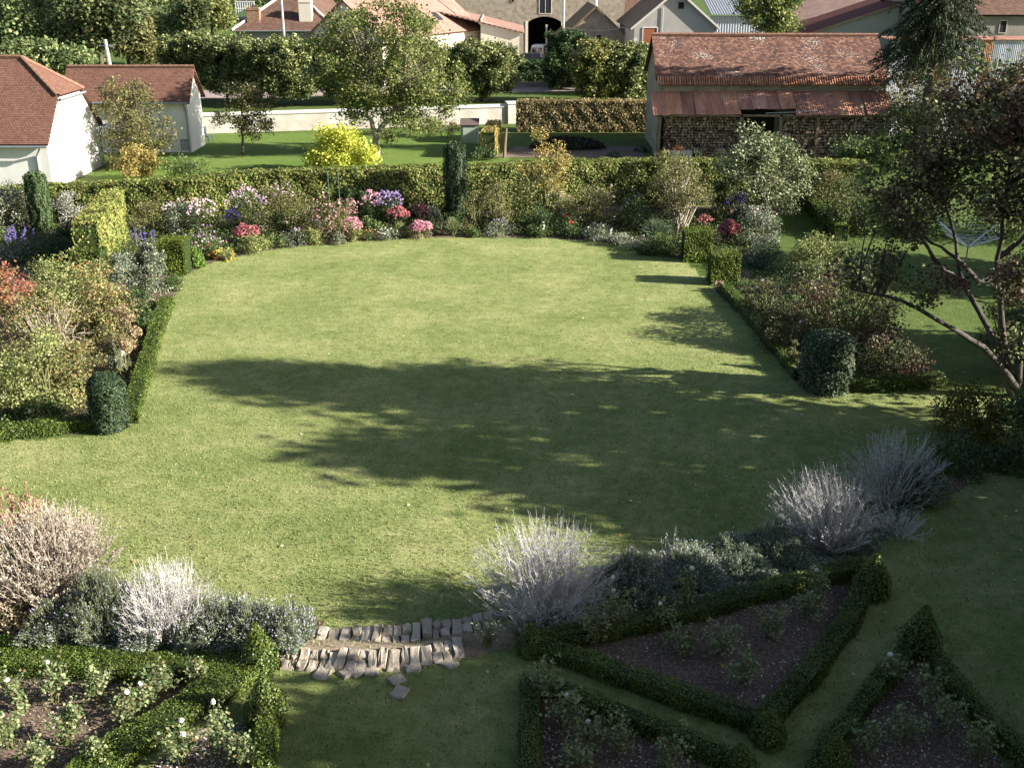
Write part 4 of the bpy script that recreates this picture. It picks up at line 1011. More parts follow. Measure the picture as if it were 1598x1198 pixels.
o = thing("lean_wing", "low cream wing with single-pitch pinkish roof left of the arch", "outbuilding", (x0, Yw, 0)); W = x1 - x0
m = M().add([(0, 0, -.2), (W - .4, 0, -.2), (W - .4, 0, zL), (0, 0, zH)], [(0, 1, 2, 3)]).add([(W - .4, 0, -.2), (W - .4, 14, -.2), (W - .4, 14, zL), (W - .4, 0, zL)], [(0, 1, 2, 3)]).add([(0, 0, -.2), (0, 14, -.2), (0, 14, zH), (0, 0, zH)], [(0, 1, 2, 3)])
build("wall", m, W_cream, o); build("roof", M().slab((W + .2, -.3, zL - .0), (W + .2, 14, zL), (-6, 14, zH + 1.2), (-6, -.3, zH + 1.2), .14), T_pink, o)
build("vent_hole", M().box(W * .45, W * .45 + .3, -.04, -.005, zL - 1.6, zL - 1.3), m_dark, o)
# white railing and post, top left
Yf = 140.; x0, zt = onY(367, 2, Yf); x1 = onY(396, 2, Yf)[0]; zb = onY(380, 27, Yf)[1]
o = thing("white_balcony", "white railed balcony of a hidden house, top left of the brown roof", "balcony", (x0, Yf, 0)); m = M()
build("floor_slab", M().box(0, x1 - x0, 0, 1.5, zb - .25, zb), W_grey, o); build("support_wall", M().box(0, x1 - x0, .4, 1.4, 0, zb - .255), W_grey, o)
for i in range(9): m.box((x1 - x0) * i / 8 - .06, (x1 - x0) * i / 8 + .06, -.02, .06, zb, zt)
m.box(0, x1 - x0, -.04, -.022, zt - .1, zt).box(0, x1 - x0, -.04, -.022, (zt + zb) / 2, (zt + zb) / 2 + .1); build("railing", m, m_whitep, o)

# --- poles and posts
def pole(label, u, v0, Y, hgt, r, mat, lean=0, lamp=False, name="utility_pole", cat="pole"):
    x = onY(u, v0, Y)[0]; o = thing(name, label, cat, (x, Y, 0))
    build("shaft", tubes(M(), [[(0, 0, -.3), (lean * .5, 0, hgt / 2), (lean, 0, hgt)]], np.array([[r, r * .85, r * .65]]), 8), mat, o)
    if lamp:
        build("arm", tubes(M(), [[(0, 0, hgt * .62), (-.5, -.3, hgt * .62 + .6), (-.9, -.5, hgt * .62 + .7)]], .04, 6), m_zinc, o)
        m = M().box(-1.7, -.85, -.68, -.38, hgt * .62 + .62, hgt * .62 + .8); build("lamp_head", m, m_whitep, o)
    else:
        build("crossarm", M().box(lean - .5, lean + .5, -.06, .06, hgt - .5, hgt - .4), m_zinc, o)
    return o
pole("tall wooden utility pole rising in front of the brown hipped roof", 444, 68, 126, 13, .17, m_concrete)
pole("utility pole with a white street lamp beside the stone arch", 879, 55, 124, 15, .16, m_concrete, lamp=True)
pole("short pale concrete pole leaning among the trees, behind the white outbuilding", 176, 108, 86, onY(171, 62, 86)[1], .2, m_concrete, -.3)
x_, z_ = onY(853, 40, 130); o = thing("gate_post", "slim pale post standing just right of the white van", "post", (x_, 130, 0)); build("shaft", M().box(-.1, .1, -.1, .1, 0, z_), m_concrete, o); build("cap", M().box(-.13, .13, -.13, .13, z_, z_ + .06), m_verge, o)
x2_ = onY(879, 45, 124)[0]
tag(build("cable", tubes(M(), [[(x_ , 130, z_ - .3), (x_ + (x2_ - x_) * .5, 127, z_ - 1.6), (x2_, 124, z_ - .1)]], .03, 5), m_dark), "dark cable sagging from the slim post to the lamp pole", "cable")
tag(build("cable", bezt := tubes(M(), bez(np.array([[x2_, 124, z_ + .1]]), np.array([[x2_ + 6, 122, z_ - .7]]), np.array([[onY(1000, 40, 119)[0], 119, z_ + 1.2]]), 14), .025, 5), m_concrete), "thin cable running from the lamp pole to the grey gabled house", "cable")

# --- white van seen from behind, in the farmyard
Yv = 137.5; x0, zt = onY(838, 63, Yv); o = thing("van", "white van seen from behind, parked before the dark archway", "van", (x0, Yv, 0), radians(-14))
prof = [(0, .3), (0, 1.05), (.18, 1.85), (.5, 1.98), (2.6, 1.96), (3.3, 1.3), (4.2, 1.05), (4.3, .35)]
def vanbody():
    m = M(); K = []
    for sx, ins in ((-.84, 0), (-.8, .0), (.8, 0), (.84, 0)):
        for (y, z) in prof:
            f = 1.0 - .12 * max(0, (z - 1.05)); K.append((sx * f, y, z if abs(sx) < .83 else z - .04))
    n = len(prof); F = []
    for a in range(3):
        for i in range(n): j = (i + 1) % n; F.append((a * n + i, (a + 1) * n + i, (a + 1) * n + j, a * n + j))
    for a in (0, 3): F += [(a * n + 0, a * n + 1, a * n + 6, a * n + 7), (a * n + 1, a * n + 2, a * n + 5, a * n + 6), (a * n + 2, a * n + 3, a * n + 4, a * n + 5)]
    return m.add(K, F)
m_van = plain("white_car_paint", (0.8, 0.8, 0.8), 0.3)
build("body", vanbody(), m_van, o)
for sx in (-1, 1):
    a, b = (.06, .66) if sx > 0 else (-.66, -.06)
    build("rear_window", M().add([(a, -.015 + .0, 1.12), (b, -.015, 1.12), (b * .95, .125, 1.72), (a * .95, .125, 1.72)], [(0, 1, 2, 3)]), m_glass, o)
    build("tail_light", M().box(min(sx * .7, sx * .8), max(sx * .7, sx * .8), -.03, .02, .75, 1.05), petal("tail_red", (.4, .02, .02)), o)
    build("side_window", M().add([(sx * .835, .6, 1.2), (sx * .835, 2.5, 1.2), (sx * .79, 2.4, 1.75), (sx * .79, .6, 1.75)], [(0, 1, 2, 3)]), m_glass, o)
    for yy in (.8, 3.4): build("wheel", tubes(M(), [[(sx * .66, yy, .32), (sx * .75, yy, .32), (sx * .86, yy, .32)]], .32, 14), m_dark, o)
build("bumper", M().box(-.82, .82, -.1, .05, .38, .6), plain("grey_plastic", (.15, .15, .16)), o)
build("number_plate", M().box(-.25, .25, -.06, -.02, .7, .8), plain("plate", (.7, .7, .65)), o)
# dark trailer with slatted side in front of the van
xg0, xg1 = onY(812, 85, 131)[0], onY(843, 85, 131)[0]; o = thing("trailer", "dark blue-grey trailer standing just in front of the white van", "trailer", (xg0, 131, 0))
W = xg1 - xg0; build("side_panel", M().box(0, W * .6, 0, 1.4, .55, 1.5).box(W * .62, W, 0.1, 1.4, .55, 1.5), plain("blue_grey_paint", (.06, .08, .12), .4), o)
for xx in (.4, W - .4): build("wheel", tubes(M(), [[(xx - .1, .2, .3), (xx, .2, .3), (xx + .1, .2, .3)]], .3, 12), m_dark, o)
build("drawbar", M().box(W, W + .7, .6, .7, .5, .6), m_zinc, o)

# --- green tool box shed, fence post
gx, gy = onZ(733, 224); zt = onY(733, 197, gy)[1]; zt2 = onY(733, 185, gy + .9)[1]; wS = 27 * gy / cos(TH) / FPX * .92
o = thing("tool_shed", "small pale green tool shed with dark roof on the back lawn", "shed", (gx, gy, 0))
m_pg = plain("pale_green_paint", (.42, .5, .42), .6)
m = M().box(-wS / 2, wS / 2, 0, 1.0, 0, zt); build("shed_body", m, m_pg, o); build("roof", M().slab((-wS / 2 - .06, -.1, zt + .08), (wS / 2 + .06, -.1, zt + .08), (wS / 2 + .06, 1.1, zt2), (-wS / 2 - .06, 1.1, zt2), .06), plain("dark_felt", (.1, .07, .06), .9), o)
build("door", M().box(-wS / 2 + .15, wS / 2 - .15, -.03, -.003, .1, zt - .1), m_pg, o)
gx, gy = onZ(787, 246); zt = onY(790, 200, gy)[1]; o = thing("fence_post", "grey weathered fence post by the vegetable plot", "post", (gx, gy, 0)); build("shaft", tubes(M(), [[(0, 0, -.2), (.04, 0, zt / 2), (.14, 0, zt)]], np.array([[.11, .1, .07]]), 7), m_wood, o)
# two slim green stakes against the hedge
for uu, lb in ((516, "left of two slim green stakes against the hedge face"), (532, "right of two slim green stakes against the hedge face")):
    x, y = onZ(uu, 345); tag(build("garden_stake", tubes(M(), [[(0, 0, 0), (0, 0, 1.2), (0, 0, onY(uu, 268, y)[1])]], .012, 5), plain("green_stake", (.12, .24, .17)), None, (x, y, 0)), lb, "stake")

# --- rotary clothes dryer
gx, gy = onZ(1503, 432); o = thing("rotary_dryer", "folding rotary clothes dryer with pale arms under the right-hand tree", "clothes dryer", (gx, gy, 0))
Hd = 1.35; build("mast", tubes(M(), [[(0, 0, 0), (0, 0, .7), (0, 0, Hd + .1)]], .03, 7), m_zinc, o)
m_alu = plain("pale_aluminium", (.7, .72, .74), .35, .3); tips = []
for k in range(4):
    a = radians(30 + 90 * k); tp = (cos(a) * 1.45, sin(a) * 1.45, Hd + .55); tips.append(tp)
    build("arm", tubes(M(), [[(0, 0, Hd - .15), tuple(q * .5 + (0, 0, Hd * .5 - .08)[j] for j, q in enumerate(tp)), tp]], .028, 6), m_alu, o)
m = M()
for s in (.4, .55, .7, .85, .98):
    for k in range(4):
        p, q = np.array(tips[k]), np.array(tips[(k + 1) % 4]); b0 = np.array([0, 0, Hd - .15]); P0, Q0 = b0 + (p - b0) * s, b0 + (q - b0) * s
        tubes(m, [[P0, (P0 + Q0) / 2 - [0, 0, .03], Q0]], .009, 3)
build("line", m, m_alu, o)

# --- stone steps
L_stone = island_mat("step_stones", [(0.12, 0.10, 0.08), (0.27, 0.235, 0.185), (0.42, 0.37, 0.3), (0.17, 0.145, 0.115)], nscale=7, nmix=.65, bump=1.0)
def stone(m, c, sx, sy, sz, rot, r):
    V = []
    for z, s in ((-sz / 2, 1), (sz * .3, 1.0), (sz / 2, .82)):
        for (a, b) in ((-1, -1), (0, -1.06), (1, -1), (1, 0), (1, 1), (0, 1.04), (-1, 1), (-1, 0)): V.append((a * sx / 2 * s + r.normal(0, .010), b * sy / 2 * s + r.normal(0, .014), z + r.normal(0, .008)))
    V = np.array(V); ca, sa = cos(rot), sin(rot); V = np.stack([V[:, 0] * ca - V[:, 1] * sa, V[:, 0] * sa + V[:, 1] * ca, V[:, 2]], 1) + c
    F = [(k * 8 + i, k * 8 + (i + 1) % 8, (k + 1) * 8 + (i + 1) % 8, (k + 1) * 8 + i) for k in range(2) for i in range(8)]
    F += [(16, 17, 22, 23), (17, 18, 21, 22), (18, 19, 20, 21)]
    m.add(V, F)
def step(label, pix, n, zoff, seed, sy=.42):
    r = np.random.default_rng(seed); W = [onZ(u, v, zoff) for u, v in pix]; xs_ = [w[0] for w in W]; ys_ = [w[1] for w in W]
    o = thing("stone_step", label, "step", (xs_[0], ys_[0], 0), group="rough stone steps"); m = M(); x = xs_[0]
    while x < xs_[-1]:
        s = r.uniform(.12, .22); y = np.interp(x + s / 2, xs_, ys_); sl_ = (np.interp(x + .5, xs_, ys_) - np.interp(x - .5, xs_, ys_))
        two = r.random() < .5
        if two:
            stone(m, (x + s / 2 - xs_[0], y - ys_[0] + sy * .26, zoff - .1 + r.normal(0, .015)), s * .95, sy * .5, .26, sl_ * .6 + r.normal(0, .07), r); stone(m, (x + s / 2 - xs_[0], y - ys_[0] - sy * .27, zoff - .12 + r.normal(0, .015)), s * .92, sy * .48, .26, sl_ * .6 + r.normal(0, .07), r)
        else: stone(m, (x + s / 2 - xs_[0], y - ys_[0] + r.normal(0, .03), zoff - .1 + r.normal(0, .02)), s * .95, sy * r.uniform(.85, 1.08), .26, sl_ * .5 + r.normal(0, .035), r)
        x += s + r.uniform(-.01, .012)
    build("step_stones", m, L_stone, o); return o
step("upper row of upright rubble stones, next to the oval lawn", [(478, 992), (560, 991), (620, 989), (690, 981), (762, 967)], 20, .24, 1, .52)
step("lower row of upright rubble stones, next to the grass terrace", [(440, 1026), (520, 1029), (600, 1026), (660, 1020), (722, 1010)], 20, .39, 2, .56)
r = np.random.default_rng(4)
for (u, v, s, lb) in ((503, 1052, .26, "loose pale stone lying in the grass below the left end of the steps"), (620, 1062, .22, "upper of two flat pale stones sunk in the grass path"), (624, 1082, .25, "lower of two flat pale stones sunk in the grass path"), (560, 1046, .3, "flat stone at the middle foot of the steps"), (540, 1052, .2, "small stone just left of the path's flat stones"), (700, 1036, .24, "stone at the right foot of the steps"), (645, 1045, .2, "small stone at the foot of the steps, right of the middle"), (580, 1050, .18, "smallest stone at the foot of the steps")):
    x, y, z = G(u, v); m = M(); stone(m, (0, 0, .01), s, s * 1.2, .08, r.uniform(0, 3), r); tag(build("paving_stone", m, L_stone, None, (x, y, z)), lb, "stone", "loose stones at the foot of the steps")

# --- the house the garden is seen from: unseen, added and made tall to block sky light
o = thing("unseen_house", "unseen tall house behind the camera, added to block sky light from the garden", "house", (0, -1.2, 0))
build("wall", M().box(-13, 12, -10, 0, -.2, 16.6), W_cream, o)
build("roof", M().slab((-13.5, .5, 16.4), (12.5, .5, 16.4), (12.5, -5, 21.4), (-13.5, -5, 21.4), .2).slab((12.5, -10.5, 16.4), (-13.5, -10.5, 16.4), (-13.5, -5, 21.4), (12.5, -5, 21.4), .2), T_house, o)
for zz in (2.2, 6.0, 10.0):
    for xx in (-9.5, -5, 4.5, 9): window(o, xx, zz, 1.2, 1.9, -10.0, m_whitep, m_glass, 1)
# ------------------------------------------------------------------ clipped hedges and topiary
def GP(pix): return [G(u, v)[:2] for u, v in pix]
HT = [(-60, 294, 1.6), (0, 291, 1.6), (80, 286, 1.65), (190, 280, 1.8), (300, 274, 1.95), (400, 264, 2.1), (520, 260, 2.2), (650, 258, 2.2), (830, 251, 2.2), (1000, 246, 2.2), (1180, 246, 2.2), (1345, 250, 2.2)]
Hb = [onZ(u, v, h) for u, v, h in HT]
Hb = [(x, y - .6) for x, y in Hb]
Ls = np.concatenate([[0], np.cumsum([math.dist(p, q) for p, q in zip(Hb[:-1], Hb[1:])])]); Ls /= Ls[-1]
hedge("tall_hedge", "long tall clipped hornbeam hedge running across the whole back of the garden", Hb, 1.2, 2.2, L_beech, .10, 460, seed=1, rough=.045, top=lambda t: float(np.interp(t, Ls, [k[2] for k in HT])))
hedge("hedge_spur", "tall hedge spur jutting toward the lawn at the left, its right face yellow with sun", [onZ(145, 432), (onZ(145, 432)[0] + (onZ(186, 372)[0] - onZ(145, 432)[0]) * 1.02, onZ(186, 372)[1])], .9, 2.2, leafmat("sunlit_hornbeam", [(0.10, 0.15, 0.03), (0.2, 0.26, 0.06), (0.33, 0.35, 0.10), (0.38, 0.3, 0.12)], .3), .09, 420, seed=2, rough=.045)  # hornbeam copy with the sun's yellow put into its leaf colours
x, y = onZ(122, 437); x2, _ = onZ(165, 437)
hedge("clipped_block", "low clipped green block at the near end of the tall hedge spur", [(x, y), (x2, y)], .8, 1.25, L_box, .06, 800, seed=3, cat="topiary")
def cube(label, ul, ur, vb, vt, seed, dep=None):
    x, y = onZ(ul, vb); x2, _ = onZ(ur, vb); w = x2 - x; d = dep or w; h = onY((ul + ur) / 2, vt, y)[1]
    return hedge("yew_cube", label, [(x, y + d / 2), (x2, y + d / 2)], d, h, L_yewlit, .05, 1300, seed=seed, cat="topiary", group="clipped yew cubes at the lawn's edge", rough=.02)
cube("clipped yew cube at the left of the lawn beside the flower border", 254, 289, 430, 377, 4, 1.0)
cube("clipped yew cube beside the red sedum, farther of the two on the right", 1070, 1106, 410, 362, 5, .95)
cube("clipped yew cube nearer the camera of the two on the right", 1112, 1150, 446, 399, 6, .95)
hedge("box_hedge", "low sunlit box hedge edging the left side of the lawn", GP([(262, 478), (246, 520), (225, 590), (204, 660)]), .42, .36, L_box, .04, 1500, seed=7)
hedge("box_hedge", "low box hedge in front of the left shrub bed, running off the left edge", GP([(-70, 688), (0, 684), (70, 677), (150, 668)]), .42, .36, L_box, .04, 1500, seed=8)
hedge("box_hedge", "low shaded box hedge edging the right side of the lawn", GP([(1128, 452), (1160, 488), (1200, 536), (1246, 592)]), .36, .34, L_box, .04, 1500, seed=9)
hedge("box_hedge", "short dark box hedge right of the round clipped shrub", GP([(1318, 607), (1400, 606), (1466, 602)]), .42, .36, L_box, .04, 1500, seed=10)
hedge("box_hedge", "low straight hedge along the far side of the small grass path at the right", [onZ(1262, 326), onZ(1312, 376)], .55, .7, L_box, .06, 900, seed=12)
# terrace parterre
def H3(label, pix, w=.42, h=.42, seed=0, mat=None, group="low box hedges around the rose beds"):
    return hedge("box_hedge", label, GP(pix), w * .68, h * .68, mat or L_box, .028, 3400, seed=seed, group=group, rough=.025)
H3("thin outer box hedge below the lavender bank at the lower left", [(-80, 1000), (0, 1012), (100, 1030), (240, 1040), (360, 1034), (400, 1032)], .3, .34, 20)
H3("broad box hedge behind the sunlit rose bed at the lower left", [(-80, 1036), (60, 1046), (220, 1056), (380, 1052)], .6, .4, 21)
H3("broad diagonal box hedge on the right side of the sunlit rose bed", [(396, 1052), (320, 1100), (232, 1155), (130, 1225)], .85, .42, 22)
H3("box hedge running down the left side of the grass path at the bottom", [(418, 1128), (412, 1240)], .42, .5, 23)
H3("box hedge below the lavender right of the steps, back edge of the shaded bed", [(838, 1012), (960, 992), (1090, 962), (1220, 926), (1345, 893)], .5, .42, 24)
H3("box hedge on the right side of the triangular shaded bed", [(1352, 915), (1320, 985), (1255, 1070), (1200, 1128)], .5, .42, 25)
H3("box hedge on the near side of the triangular shaded bed", [(838, 1020), (930, 1048), (1060, 1098), (1190, 1140)], .5, .42, 26)
H3("box hedge running down the right side of the grass path at the bottom", [(828, 1080), (826, 1240)], .4, .45, 27)
H3("box hedge behind the lowest shaded bed right of the grass path", [(838, 1078), (930, 1112), (1040, 1155), (1120, 1190)], .42, .42, 28)
H3("box hedge on the left side of the narrow bed at the lower right", [(1425, 1012), (1360, 1090), (1290, 1180), (1255, 1240)], .42, .42, 29)
H3("box hedge on the right side of the narrow bed at the lower right", [(1438, 1012), (1490, 1085), (1560, 1160), (1620, 1220)], .42, .42, 30)
def cone(label, u, vb, vt, wpx, seed, mat=None, group="clipped box points at the corners of the rose beds", ball=False, cat="topiary"):
    x, y, z, w, h = dims(u, vb, vt, wpx, .5); r = np.random.default_rng(seed + 40); n = 2600 if not ball else 6500
    o = thing("box_topiary" if not ball else "rounded_topiary", label, cat, (x, y, z), group=group)
    zz = r.uniform(0, 1, n); prof = (lambda t: np.where(t < .35, .95, (1 - (t - .35) / .65) * .93 + .02)) if not ball else (lambda t: np.where(t < .72, .9 + .1 * np.sin(t * 4), np.sqrt(np.clip(1 - ((t - .72) / .28) ** 2, 0, 1))))
    a = r.uniform(0, 2 * pi, n); R = w / 2 * prof(zz) * (1 + .05 * np.sin(3 * a) + .04 * np.sin(7 * a + zz * 9)) + r.normal(0, .018, n)
    P = np.stack([np.cos(a) * R, np.sin(a) * R, zz * h], 1); N = np.stack([np.cos(a), np.sin(a), .3 + zz * .6], 1)
    t = np.linspace(0, 1, 9); m = M(); tubes(m, [np.stack([0 * t, 0 * t, t * (h - .05)], 1)], (w / 2 * prof(t) - .05).clip(.01)[None], 14); build("branches", m, m_core, o)
    if ball: Q = r.uniform(-1, 1, (n // 3, 2)) * w * .42; k = np.linalg.norm(Q, axis=1) < w * .42; Q = Q[k]; P = np.concatenate([P, np.column_stack([Q, h * (1 - .28 * (1 - np.sqrt(1 - (np.linalg.norm(Q, axis=1) / (w * .5)) ** 2)))])]); N = np.concatenate([N, np.tile([0, 0, 1.], (len(Q), 1))])
    build("foliage", leaves(M(), P, .055 if ball else .035, r, N=N, jit=.8, asp=.42), mat or L_box, o)
cone("pointed box topiary behind, where the hedges meet left of the steps", 406, 1056, 972, 62, 1)
cone("dark pointed box topiary at the top left corner of the grass path", 418, 1138, 1052, 68, 2)
cone("pointed box topiary at the corner below the silvery shrub on the right", 1358, 936, 864, 58, 3)
cone("dark pointed box topiary at the head of the narrow bed, lower right", 1432, 1030, 944, 66, 4)
cone("box topiary point at the near corner of the triangular bed", 1196, 1165, 1105, 56, 5)
cone("box topiary stub just right of the steps at the hedge corner", 828, 1024, 972, 44, 6)
cone("box topiary point at the bottom edge, below the triangular bed", 1152, 1215, 1160, 56, 7)
cone("box topiary point at the bottom edge beside the narrow bed", 1300, 1215, 1150, 56, 8)
cone("rounded dark clipped shrub at the corner of the left shrub bed", 174, 674, 582, 56, 9, L_yew, "rounded clipped shrubs at the bed corners", True)
cone("rounded clipped shrub at the corner of the right shrub bed", 1286, 614, 516, 80, 10, leafmat("grey_yew", [(0.02, 0.04, 0.02), (0.05, 0.08, 0.04), (0.16, 0.19, 0.12)], .15), "rounded clipped shrubs at the bed corners", True)

# ------------------------------------------------------------------ slim yew columns
def column(label, u, vb, vt, wpx, seed, mat=L_yew, group="slim upright yew columns", n=6500):
    x, y, z, w, h = dims(u, vb, vt, wpx, .5); r = np.random.default_rng(seed + 70); o = thing("yew_column", label, "yew", (x, y, z), group=group)
    zz = r.uniform(0, 1, n) ** .95; a = r.uniform(0, 2 * pi, n); pr = .82 + .18 * np.sin(zz * pi * .9); pr = np.where(zz > .9, pr * np.sqrt(np.clip(1 - ((zz - .9) / .11) ** 2, .02, 1)), pr)
    rib = 1 + .09 * np.sin(a * 9 + 1.5 * np.sin(zz * 14)) + r.normal(0, .03, n); R = w / 2 * pr * rib
    P = np.stack([np.cos(a) * R, np.sin(a) * R, zz * h * (1 + .03 * np.sin(a * 9))], 1); D = np.tile([0, 0, 1.], (n, 1)) + np.stack([np.cos(a), np.sin(a), 0 * a], 1) * .3
    N = np.stack([np.cos(a), np.sin(a), 0 * a + .1], 1)
    t = np.linspace(0, 1, 8); build("branches", tubes(M(), [np.stack([0 * t, 0 * t, t * h * .96], 1)], (w / 2 * (.82 + .18 * np.sin(t * pi * .9)) - .07).clip(.02)[None], 12), m_core, o)
    build("foliage", leaves(M(), P, .11, r, N=N, D=D, jit=.6, asp=.22), mat, o)
column("dark yew column standing in front of the tall hedge near its middle", 712, 345, 224, 35, 1)
column("yew column at the left in front of the white house", 68, 362, 270, 33, 2, leafmat("yew_left", [(0.02, 0.045, 0.018), (0.05, 0.085, 0.03), (0.1, 0.14, 0.05)], .15))

# ------------------------------------------------------------------ long flower border, left to right
B = lambda *a, **k: bush(*a, **k)
g_ = "plants of the long flower border"
B("white-leaved variegated shrub between the yew column and the hedge spur", "shrub", 118, 352, 296, 60, L_silver, .07, 3200, seed=1, group=g_)
B("tall pale shrub left of the yew column under the white house", "shrub", 22, 362, 290, 78, leafmat("pale_mixed", [(0.1, 0.13, 0.06), (0.25, 0.27, 0.18), (0.5, 0.5, 0.42)], .3), .08, 3200, seed=2, group=g_)
spikes("blue delphinium-like spikes at the left edge below the white house", "flower", 24, 412, 354, 80, L_grey, P_violet, 14, g_, 3)
B("dark magenta-flowered plant in the shade of the hedge spur", "flower", 118, 382, 342, 52, L_dark, .08, 1600, [(P_magenta, 60, 'top')], seed=4, group=g_)
B("dark low shrub behind the clipped block left of the hedge spur", "shrub", 90, 418, 368, 60, L_dark, .08, 1500, seed=5, group=g_)
spikes("grey-leaved clump with violet spikes between hedge spur and left yew cube", "flower", 228, 420, 350, 54, L_grey, P_violet, 9, g_, 6)
B("low grey-green plant at the right foot of the hedge spur", "shrub", 192, 440, 395, 46, L_grey, .07, 1600, seed=7, group=g_)
B("tall shrub with faded leaves just right of the hedge spur", "shrub", 240, 372, 308, 60, L_olive, .08, 2200, seed=8, group=g_)
B("shrub with pale pink flowers above the left yew cube", "flowering shrub", 288, 370, 312, 62, L_grey, .075, 2400, [(P_pale, 90, 'top')], seed=9, group=g_)
B("clump of pale pink-white asters right of the left yew cube", "flower", 320, 372, 318, 46, L_mid, .07, 1600, [(P_pale, 54, 'cap')], seed=10, group=g_)
B("mauve and magenta daisies beside the left yew cube", "flower", 322, 398, 352, 56, L_mid, .07, 1500, [(P_mauve, 70, 'all'), (P_magenta, 16, 'all'), (P_white, 18, 'all')], seed=11, group=g_)
B("low bright green edging clump just right of the left yew cube", "flower", 308, 420, 388, 28, leafmat("fresh_green", [(0.06, 0.15, 0.02), (0.14, 0.25, 0.04), (0.22, 0.32, 0.08)], .35), .08, 900, seed=12, group=g_)
B("orange and white flowers edging the border near the left yew cube", "flower", 334, 404, 380, 30, L_mid, .06, 700, [(P_orange, 22, 'all'), (P_white, 10, 'top')], seed=13, group=g_)
B("mauve and pink asters before the hedge, topped by a tall mauve spray", "flower", 388, 362, 302, 60, L_dark, .07, 2200, [(P_pale, 55, 'cap'), (P_mauve, 25, 'cap')], seed=14, group=g_)
B("small violet flower clump below the tall mauve asters", "flower", 364, 366, 332, 24, L_dark, .06, 600, [(P_violet, 40, 'cap')], seed=15, group=g_)
B("broad deep pink sedum head nearest the left yew cube", "sedum", 386, 386, 352, 46, L_dark, .07, 800, [(P_red, 260, 'cap')], seed=16, group="deep pink sedums", fsize=.08)
B("yellow-green leafy edging under the left deep pink sedum", "flower", 392, 397, 366, 56, L_ygreen, .07, 1100, seed=17, group=g_)
B("low yellow and green edging left of the yellow-green clump", "flower", 352, 408, 388, 28, L_ygreen, .06, 600, [(P_yel, 16, 'all')], seed=18, group=g_)
B("leafy green edging right of the left sedum", "flower", 430, 388, 368, 52, L_mid, .07, 1100, seed=19, group=g_)
B("large airy grey-pink shrub against the hedge, left of the pink phlox", "shrub", 452, 374, 290, 96, L_olive, .065, 4800, [(P_pale, 22, 'top'), (P_mauve, 26, 'all')], seed=20, group=g_)
B("dark green rounded plant between the airy shrub and the sedum", "shrub", 428, 372, 332, 40, L_dark, .08, 1300, seed=21, group=g_)
B("pale violet low flowers edging the border before the airy shrub", "flower", 458, 386, 358, 40, L_grey, .06, 900, [(P_mauve, 30, 'top')], seed=22, group=g_)
B("light green pointed-leaved edging clump left of the pink phlox", "flower", 493, 384, 358, 40, L_ygreen, .07, 1000, seed=23, group=g_)
B("big pink-flowered shrub in front of the hedge, brightest pink in the border", "flowering shrub", 522, 374, 306, 80, L_olive, .07, 3400, [(P_pink, 170, 'all'), (P_pale, 60, 'top')], seed=24, group=g_)
B("pale pink-topped green sedum at the lawn edge under the pink shrub", "sedum", 553, 378, 340, 30, L_ygreen, .06, 1100, [(P_pink, 90, 'cap')], seed=25, group="pale pink sedums")
B("small silvery edging clump under the big pink shrub", "flower", 528, 383, 364, 24, L_grey, .06, 600, seed=26, group=g_)
B("tiny orange-red flowers at the lawn edge right of the pale sedum", "flower", 576, 377, 360, 26, L_mid, .05, 500, [(P_orange, 16, 'all')], seed=27, group=g_, fsize=.05)
B("bright pink-mauve asters left of the violet asters before the hedge", "flower", 581, 350, 306, 32, L_dark, .065, 1200, [(P_pink, 36, 'cap'), (P_pale, 24, 'cap')], seed=28, group=g_)
B("violet-blue aster mound before the hedge above the red sedum", "flower", 608, 350, 305, 44, L_dark, .065, 1300, [(P_mauve, 66, 'cap'), (P_violet, 36, 'cap')], seed=29, group=g_)
B("dark shrub shadowed against the hedge between pink shrub and asters", "shrub", 562, 344, 290, 38, L_dark, .08, 1400, seed=30, group=g_)
B("small strappy green plant under the pink-mauve asters", "flower", 580, 368, 340, 30, L_mid, .08, 700, seed=31, group=g_)
B("deep pink sedum head standing right of the violet asters", "sedum", 622, 356, 324, 38, L_dark, .07, 800, [(P_red, 240, 'cap')], seed=32, group="deep pink sedums", fsize=.08)
B("light green edging under the middle deep pink sedum", "flower", 628, 372, 348, 34, L_ygreen, .06, 800, seed=33, group=g_)
B("white-flowered silvery edging plant by the lawn", "flower", 606, 376, 358, 36, L_grey, .055, 800, [(P_white, 18, 'top')], seed=34, group=g_, fsize=.05)
B("pale pink sedum mound at the lawn edge, under the yew column's left", "sedum", 657, 374, 346, 40, leafmat("sedum_leaf", [(0.2, 0.2, 0.1), (0.3, 0.26, 0.16)], .2), .06, 700, [(P_pink, 300, 'cap')], seed=35, group="pale pink sedums", fsize=.08)
B("dark purple-leaved plant left of the yew column", "shrub", 655, 350, 316, 40, L_purpleleaf, .075, 1200, [(P_pink, 8, 'top')], seed=36, group=g_)
B("grey-green stemmy plant left of the yew column's foot", "flower", 678, 362, 320, 30, L_grey, .07, 1200, seed=37, group=g_)
straps("upright pale green grassy clump at the lawn edge below the yew column", 706, 370, 338, 36, leafmat("pale_blade", [(.2, .25, .1), (.34, .38, .2)], .3), 380, group=g_)
B("rounded ochre-green shrub at the foot of the yew column", "shrub", 742, 364, 302, 52, L_olive, .065, 2400, seed=38, group=g_)
B("olive shrub with yellowing leaves right of the yew column", "shrub", 772, 362, 290, 60, L_olive, .07, 2600, seed=39, group=g_)
B("mixed low green edging with pale flowers below the ochre shrub", "flower", 738, 371, 356, 34, L_mid, .06, 800, seed=40, group=g_)
B("pale violet spiky flowers with grey leaves at the border's middle", "flower", 780, 371, 342, 50, L_grey, .06, 1300, [(P_mauve, 26, 'top'), (P_white, 8, 'all')], seed=41, group=g_)
